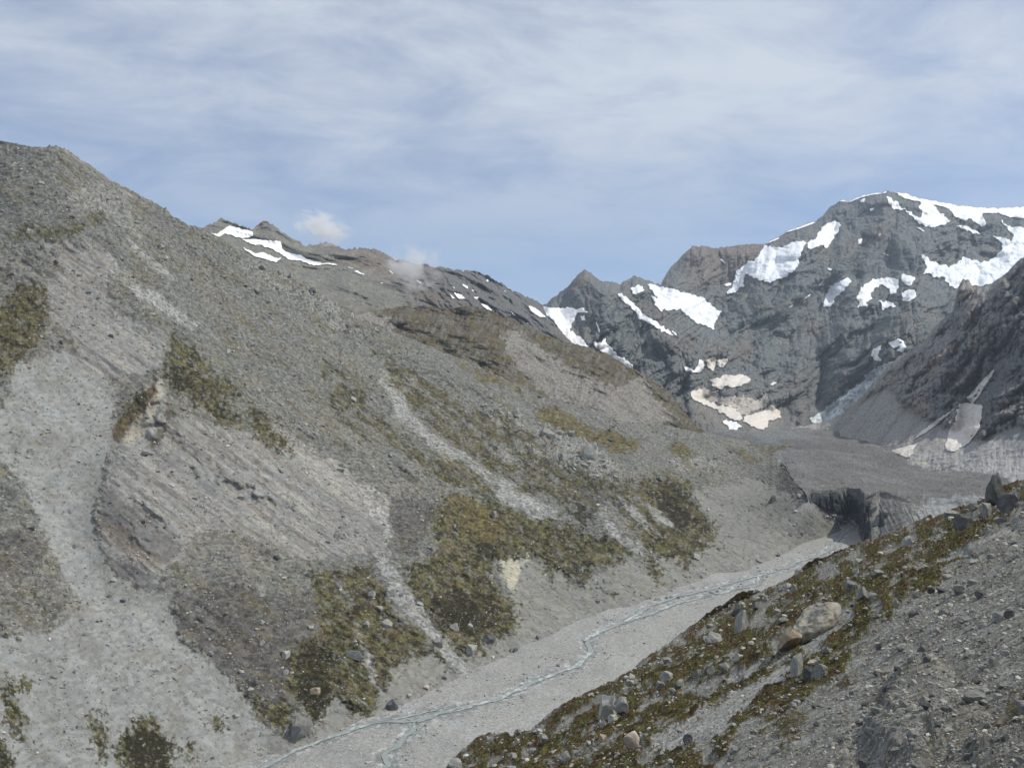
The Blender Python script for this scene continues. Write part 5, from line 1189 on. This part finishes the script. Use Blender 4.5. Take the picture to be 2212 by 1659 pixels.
box_rock(SH_F, 2062, 1270, 2089, 1291, 'pale', 'large pale block on the upper scree with a dark shadow below', deep=24)
box_rock(SH_F, 2035, 1243, 2058, 1255, 'pale', 'flat pale stone at the end of the dark heath strip')
box_rock(SH_F, 1928, 1303, 1948, 1319, 'pale', 'pale stone at the lower edge of the heath strip')
box_rock(SH_F, 2032, 1321, 2051, 1342, 'pale', 'pale upright slab at the top of the dark scarp')
box_rock(SH_F, 2147, 1323, 2188, 1342, 'grey', 'wide flat grey stone on the right scree', deep=34)
box_rock(SH_F, 2072, 1337, 2102, 1349, 'grey', 'long flat grey stone right of the scarp top')
box_rock(SH_F, 2024, 1363, 2036, 1374, 'pale', 'bright little stone beside the scarp')
box_rock(SH_F, 1960, 1452, 1980, 1468, 'pale', 'pale stone low on the scarp, right of its dark face')
box_rock(SH_F, 2150, 1542, 2176, 1576, 'warm', 'brownish block above a deep dark hollow at the lower right', deep=26)
box_rock(SH_F, 2100, 1539, 2115, 1558, 'pink', 'reddish white upright stone left of the brownish block')
box_rock(SH_F, 2084, 1502, 2132, 1526, 'grey', 'broad flat slab stone above the reddish white stone', deep=44)
box_rock(SH_F, 2148, 1494, 2166, 1506, 'pale', 'pale flake of stone right of the broad flat slab')
box_rock(SH_F, 2200, 1504, 2232, 1528, 'grey', 'grey block cut by the right edge of the picture')
box_rock(SH_F, 1868, 1574, 1892, 1591, 'grey', 'grey stone in the lower scree under the scarp')
box_rock(SH_F, 1990, 1606, 2012, 1624, 'grey', 'angular grey stone with a dark slit, bottom right')
box_rock(SH_F, 1125, 1620, 1141, 1642, 'pale', 'pale upright boulder in the heath at the bottom of the crest')
box_rock(SH_F, 1203, 1623, 1229, 1656, 'grey', 'large pointed grey boulder at the bottom edge, in the heath')
box_rock(SH_F, 1148, 1573, 1175, 1586, 'pale', 'long pale slab on the heath crest')
box_rock(SH_F, 1110, 1580, 1127, 1596, 'grey', 'grey boulder set in the crest skyline')
box_rock(SH_F, 1110, 1594, 1124, 1610, 'pale', 'pale boulder directly below the one in the crest skyline')
box_rock(SH_F, 1167, 1590, 1182, 1612, 'grey', 'upright grey boulder below the long pale slab')
box_rock(SH_F, 1103, 1626, 1118, 1643, 'grey', 'grey boulder left of the pale upright one near the bottom')
box_rock(SH_F, 1046, 1592, 1059, 1608, 'grey', 'small grey boulder on the crest hump')
box_rock(SH_F, 1136, 1612, 1158, 1626, 'grey', 'low wide grey boulder above the pale upright one near the bottom')
box_rock(SH_F, 1263, 1637, 1280, 1653, 'grey', 'rounded grey boulder at the bottom edge, right of the pointed one')
box_rock(SH_F, 1293, 1589, 1311, 1608, 'warm', 'warm tinted boulder halfway between the pointed boulder and the pinkish one')
box_rock(SH_F, 1232, 1620, 1256, 1640, 'grey', 'rough grey boulder touching the right side of the pointed one')
box_rock(SH_F, 966, 1638, 1000, 1668, 'grey', 'bare grey rock face where the crest meets the bottom edge', deep=40)
# boulders on the far side
fb = 'boulders on the mountainside across the river'
for b in [(793,1276,811,1292,'pale','bright pale boulder in the turf beside the small stream gully'), (829,1270,853,1292,'grey','large rounded grey boulder right of the bright pale one by the stream gully'),
          (809,1309,829,1321,'pale','flat pale boulder below the two boulders by the stream gully'), (823,1338,847,1355,'pale','wide pale boulder with a shadow low beside the stream gully'),
          (786,1343,798,1356,'pale','small white boulder left of the wide pale one'), (607,1405,627,1424,'pale','pale square boulder on the dark rubble left of the low turf'),
          (668,1483,692,1502,'warm','rounded pinkish boulder inside the dark low turf'), (831,1511,857,1538,'dark','dark boulder pair alone on the gravel near the river'),
          (742,1408,784,1424,'dark','dark overhanging ledge rock in the low turf'), (913,1480,927,1490,'pink','reddish stone on the gravel slope above the river'),
          (936,1376,956,1397,'grey','grey slab at the top of the thin turf strip'), (878,1498,888,1508,'pale','tiny white stone on the gravel slope above the river'),
          (622,1552,664,1604,'grey','big rough grey block at the river edge under the low turf'), (1044,1368,1071,1389,'dark','dark boulder with a black shadow at the foot of the dark scrub'),
          (1005,1393,1033,1416,'grey','flat grey slab boulder at the foot of the dark scrub'), (1224,930,1241,944,'pale','round white boulder on the upper grass'),
          (1062,1102,1074,1121,'pale','pale boulder in the bright grass patch'), (1660,1070,1677,1088,'dark','dark lump of rock on the grey fan near the glacier mouth'),
          (1496,1196,1514,1210,'pale','pale boulder at the lower edge of the scrub above the river'), (1507,1164,1517,1172,'pale','small bright boulder in the scrub above the grey fan'),
          (1414,1290,1428,1304,'grey','grey boulder beside the river on the far bank'), (970,1345,992,1361,'grey','grey boulder beside the gully below the dark scrub'), (1246,968,1275,986,'warm','pinkish slab in the upper grass below the white crags'),
          (1202,975,1226,1000,'pale','pale slab crag in the upper grass, left of the white rib'), (1256,955,1292,1002,'pale','white upright rib of rock in the upper grass'), (1164,922,1200,950,'pale','white crag at the upper left of the grass crags'),
          (1700,1150,1712,1160,'grey','grey boulder at the river bank below the glacier mouth')]:
    box_rock(SH_L1, *b[:5], b[5], group=fb)

# ---- scattered stones: the largest as things, the rest of them as rubble
def scatter(sheet, dens, n, smin, smax, alpha, x0, x1, y0, y1, seed):
    g = np.random.default_rng(seed); out = []
    px = g.uniform(x0, x1, n * 6); py = g.uniform(y0, y1, n * 6)
    tp = polyline(np.stack([sheet.x0 + np.arange(len(sheet.top)) * sheet.step, sheet.top], -1), px)
    bt = polyline(np.stack([sheet.x0 + np.arange(len(sheet.bot)) * sheet.step, sheet.bot], -1), px)
    ok = (py > tp + 4) & (py < bt - 4); px, py = px[ok], py[ok]
    d = dens(px, py); keep = g.uniform(0, 1, len(px)) < d
    px, py = px[keep][:n], py[keep][:n]
    u = g.uniform(0, 1, len(px)); s = smin * (1 - u * (1 - (smin / smax) ** alpha)) ** (-1 / alpha)
    return px, py, s

LOW = [rock_shape(300 + k, 1, 6, .06)[0] for k in range(24)]
LOWF = ICO[1][1]
def rubble(name, sheet, px, py, s, palette, mat, seed, label=None):
    g = np.random.default_rng(seed); n = len(px)
    P = sheet.point(px, py); r = s * P[:, 1] / F / 2
    k = g.integers(0, 24, n); B = np.stack(LOW)[k]                         # n,42,3
    sc = np.stack([g.uniform(.8, 1.3, n), g.uniform(.8, 1.3, n), g.uniform(.5, .95, n)], -1) * r[:, None]
    a = g.uniform(0, 6.28, n); ca, sa = np.cos(a), np.sin(a)
    V = B * sc[:, None]
    V = np.stack([V[..., 0] * ca[:, None] - V[..., 1] * sa[:, None], V[..., 0] * sa[:, None] + V[..., 1] * ca[:, None], V[..., 2]], -1)
    t = g.uniform(-.5, .5, n)[:, None]; V = np.stack([V[..., 0], V[..., 1] * np.cos(t) - V[..., 2] * np.sin(t), V[..., 1] * np.sin(t) + V[..., 2] * np.cos(t)], -1)
    V = V + P[:, None]; V[..., 2] += (r * .35)[:, None]
    T = LOWF[None] + (np.arange(n) * B.shape[1])[:, None, None]
    c = np.array(palette)[g.integers(0, len(palette), n)] * g.uniform(.75, 1.25, n)[:, None]
    C_ = np.repeat(c[:, None], B.shape[1], 1)
    o = mesh_obj(name, V.reshape(-1, 3), T.reshape(-1, 3), mat, False, C_.reshape(-1, 3))
    return tag(o, kind='stuff')

M_RUB = terrain_mat('loose_stone', .12, .25, None, 0, .5)
M_RUB2 = terrain_mat('slope_stone', 1.5, .25, None, 0, .5)
PAL = [lin(156,155,149), lin(134,134,130), lin(174,172,165), lin(116,116,114), lin(148,142,132), lin(162,160,153), lin(138,124,110)]
def densF(px, py):
    v = SH_F.look(SH_F.v, px, py); g = SH_F.look(SH_F.grav, px, py)
    right = sstep(1800, 2050, px - .4 * (1659 - py) + 120)
    return np.clip((.40 + .6 * right) * (1 - v) + .32 * v, 0, 1) * (1 - .45 * g) * (.35 + .65 * sstep(-.3, .4, fbm(px / 50, py / 34, 81.0, 3)))
px, py, s = scatter(SH_F, densF, 19000, 2.5, 22, 2.2, 930, 2330, 1040, 1760, 3)
order = np.argsort(-s); big = order[:190]; rest = order[190:]
for i in big:
    v = float(SH_F.look(SH_F.v, px[i:i + 1], py[i:i + 1])[0])
    if v > .5: lab, grp = 'grey stone of middling size half buried in the brown-green heath', 'stones in the heath'
    else: lab, grp = 'angular grey stone of middling size lying loose on the near scree', 'stones on the near scree'
    if v > .5: s[i] *= .72
    put_rock(SH_F, px[i], py[i], s[i] * rng.uniform(.9, 1.35), s[i] * rng.uniform(.6, .95), rng.choice(['grey', 'pale', 'grey', 'dark', 'pale']), 'stone', lab, 'stone', grp, tilt=.5)
rubble('loose_stones', SH_F, px[rest], py[rest], s[rest], PAL, M_RUB, 5)

def densL(px, py):
    v = SH_L1.look(SH_L1.veg, px, py); sm = SH_L1.look(SH_L1.smooth, px, py)
    return np.clip(.65 - .45 * v - .36 * sm, .03, 1) * (.2 + .8 * sstep(-.2, .4, fbm(px / 60, py / 60, 84.0, 4)))
px, py, s = scatter(SH_L1, densL, 13000, 2.0, 15, 2.6, -60, 1800, 320, 1720, 9)
order = np.argsort(-s); big = order[:110]; rest = order[110:]
for i in big:
    put_rock(SH_L1, px[i], py[i], s[i] * rng.uniform(.9, 1.3), s[i] * rng.uniform(.6, .9), rng.choice(['grey', 'pale', 'grey', 'dark']), 'stone', 'small grey boulder lying among rubble on the mountainside across the river', 'boulder', 'small boulders across the river', tilt=.4)
rubble('slope_rubble', SH_L1, px[rest], py[rest], s[rest], PAL, M_RUB2, 6)
def densO(px, py): return SH_L1.look(SH_L1.out, px, py) * (1 - .5 * SH_L1.look(SH_L1.smooth, px, py))
px, py, s = scatter(SH_L1, densO, 1500, 3.0, 17, 2.2, 300, 1720, 560, 1150, 31)
order = np.argsort(-s); big = order[:70]; rest = order[70:]
for i in big:
    put_rock(SH_L1, px[i], py[i], s[i] * rng.uniform(.9, 1.3), s[i] * rng.uniform(.8, 1.3), rng.choice(['pale', 'pale', 'grey']), 'crag', 'pale broken crag block in the upper crags of the mountainside across the river', 'crag', 'pale crag blocks', tilt=.3, sink=.5)
rubble('crag_rubble', SH_L1, px[rest], py[rest], s[rest], [lin(150,149,143), lin(162,160,154), lin(132,131,127)], M_RUB2, 33)
g_ = np.random.default_rng(41); px = g_.uniform(1775, 1885, 1200); py = g_.uniform(1104, 1152, 1200)
ok = inpoly(px, py, [(1778,1108),(1800,1112),(1835,1116),(1850,1132),(1866,1150),(1830,1150),(1805,1136)]); px, py = px[ok][:330], py[ok][:330]
rubble('ice_rubble', SH_G, px, py, g_.uniform(2.5, 8, len(px)), [lin(150,149,146), lin(124,124,122), lin(108,112,113)], M_RUB2, 42)
def densV(px, py):
    d = SH_V.look(SH_V.dstream, px, py)
    return np.clip(.25 + .75 * sstep(30, 4, d), 0, 1) * (.1 + .9 * sstep(-.2, .4, fbm(px / 60, py / 30, 87.0, 4)))
px, py, s = scatter(SH_V, densV, 4500, 1.7, 9, 2.3, 560, 1860, 1130, 1680, 12)
rubble('river_stones', SH_V, px, py, s, [lin(170,170,167), lin(150,150,148), lin(132,133,132)], M_RUB2, 8)

# ---- low heath and scrub
def tufts(name, sheet, px, py, s, palette, mat, seed, nleaf=9, flatness=.7):
    g = np.random.default_rng(seed); n = len(px)
    P = sheet.point(px, py); r = s * P[:, 1] / F / 2
    u = g.normal(size=(n, nleaf, 3)); u[..., 2] = np.abs(u[..., 2]); u /= np.linalg.norm(u, axis=-1, keepdims=True)
    u[..., 2] *= flatness
    c = P[:, None] + u * (r[:, None] * g.uniform(.45, 1.05, (n, nleaf)))[..., None]
    e1 = g.normal(size=(n, nleaf, 3)); e2 = g.normal(size=(n, nleaf, 3))
    ls = (r[:, None] * g.uniform(.28, .6, (n, nleaf)))[..., None]
    V = np.stack([c + e1 * ls * .55, c - e1 * ls * .35 + e2 * ls * .5, c - e2 * ls * .5, ], 2).reshape(-1, 3)
    T = np.arange(n * nleaf * 3).reshape(-1, 3)
    col = np.array(palette)[g.integers(0, len(palette), n)] * g.uniform(.6, 1.3, n)[:, None]
    C_ = np.repeat(col[:, None], nleaf * 3, 1) * g.uniform(.75, 1.25, (n, nleaf * 3, 1))
    return tag(mesh_obj(name, V, T, mat, False, C_.reshape(-1, 3)), kind='stuff')
M_LEAF = terrain_mat('heath_leaf', .3, .2, None, 0, 0)
def densH(px, py): return np.clip(SH_F.look(SH_F.v, px, py) * 1.2 - .2, 0, 1) * (.25 + .75 * sstep(-.3, .3, fbm(px / 22, py / 14, 91.0, 3)))
px, py, s = scatter(SH_F, densH, 15000, 3.5, 13, 2.6, 930, 2330, 1040, 1760, 21)
tufts('heath', SH_F, px, py, s, [lin(80,76,42), lin(90,86,50), lin(70,56,38), lin(82,60,44), lin(56,54,34), lin(100,94,58)], M_LEAF, 22)
def densS(px, py): return np.clip(SH_L1.look(SH_L1.veg, px, py) * 1.3 - .45, 0, 1) * (.15 + .85 * sstep(-.3, .3, fbm(px / 20, py / 16, 93.0, 3)))
px, py, s = scatter(SH_L1, densS, 6000, 2.4, 7, 2.6, -40, 1720, 600, 1700, 23)
tufts('mountain_scrub', SH_L1, px, py, s, [lin(76,72,44), lin(60,56,36), lin(46,43,29), lin(84,76,48), lin(52,46,32)], M_LEAF, 24, 7)

# ------------------------------------------------------------------ the two small clouds hugging the ridge
def cloud(px, py, Y, w, h, d, dens, seed, label, rot=0.0):
    v, f = ICO[3]
    c = at(px, py, Y); m = Y / F
    S = np.array([w * m / 2, d, h * m / 2])
    M = bpy.data.materials.new('cloud_vapour'); M.use_nodes = True
    nt = M.node_tree; nt.nodes.clear(); N, L = nt.nodes, nt.links
    out = N.new('ShaderNodeOutputMaterial'); vol = N.new('ShaderNodeVolumePrincipled')
    vol.inputs['Color'].default_value = (.97, .97, .97, 1); vol.inputs['Anisotropy'].default_value = .2
    tcn = N.new('ShaderNodeTexCoord')
    ln = N.new('ShaderNodeVectorMath'); ln.operation = 'LENGTH'
    L.new(tcn.outputs['Object'], ln.inputs[0])
    n1 = N.new('ShaderNodeTexNoise'); n1.inputs['Scale'].default_value = 1.9; n1.inputs['Detail'].default_value = 7; n1.inputs['Roughness'].default_value = .6; n1.inputs['Distortion'].default_value = .5
    mp = N.new('ShaderNodeMapping'); mp.inputs['Location'].default_value = (seed, seed * 2.1, 0); L.new(tcn.outputs['Object'], mp.inputs[0]); L.new(mp.outputs[0], n1.inputs['Vector'])
    def mt(op, a, b=None, c=None):
        q = N.new('ShaderNodeMath'); q.operation = op
        for i, x in enumerate((a, b, c)):
            if x is None: continue
            if isinstance(x, (int, float)): q.inputs[i].default_value = x
            else: L.new(x, q.inputs[i])
        return q.outputs[0]
    fall = mt('SUBTRACT', 1.0, ln.outputs['Value'])
    val = mt('ADD', mt('MULTIPLY', fall, .95), mt('MULTIPLY', mt('SUBTRACT', n1.outputs['Fac'], .57), 3.4))
    val = mt('MULTIPLY', mt('MAXIMUM', mt('MINIMUM', val, 1.0), 0.0), mt('MINIMUM', mt('MULTIPLY', mt('MAXIMUM', fall, 0.0), 4.0), 1.0))
    L.new(mt('MULTIPLY', val, dens), vol.inputs['Density'])
    L.new(vol.outputs[0], out.inputs['Volume'])
    o = mesh_obj('cloud', v, f, M, True); o.location = c; o.scale = S; o.rotation_euler = (0, rot, 0)
    return tag(o, label, 'cloud', 'small clouds on the ridge')
cloud(696, 493, 1880, 150, 88, 60, .068, 1.3, 'upper small white cloud drifting above the ridge, just right of the second rocky top', .25)
cloud(892, 582, 1800, 150, 128, 60, .048, 4.1, 'lower pale cloud wisp spilling down across the ridge in the middle of the skyline', -.2)
# ------------------------------------------------------------------ air
def make_haze():
    x0, x1, y0, y1, z0, z1 = -15000, 15000, -15000, 15000, -268, 1320
    v = np.array([[x0,y0,z0],[x1,y0,z0],[x1,y1,z0],[x0,y1,z0],[x0,y0,z1],[x1,y0,z1],[x1,y1,z1],[x0,y1,z1]], float)
    f = np.array([[3,2,1,0],[4,5,6,7],[0,1,5,4],[1,2,6,5],[2,3,7,6],[3,0,4,7]])
    m = bpy.data.materials.new('thin_air'); m.use_nodes = True
    nt = m.node_tree; nt.nodes.clear()
    o = nt.nodes.new('ShaderNodeOutputMaterial'); p = nt.nodes.new('ShaderNodeVolumePrincipled')
    p.inputs['Color'].default_value = (.72, .84, 1.0, 1); p.inputs['Density'].default_value = HAZE
    p.inputs['Anisotropy'].default_value = 0.25
    nt.links.new(p.outputs[0], o.inputs['Volume'])
    h = mesh_obj('haze', v, f, m, False); tag(h, kind='stuff')
HAZE = 4.5e-5
make_haze()
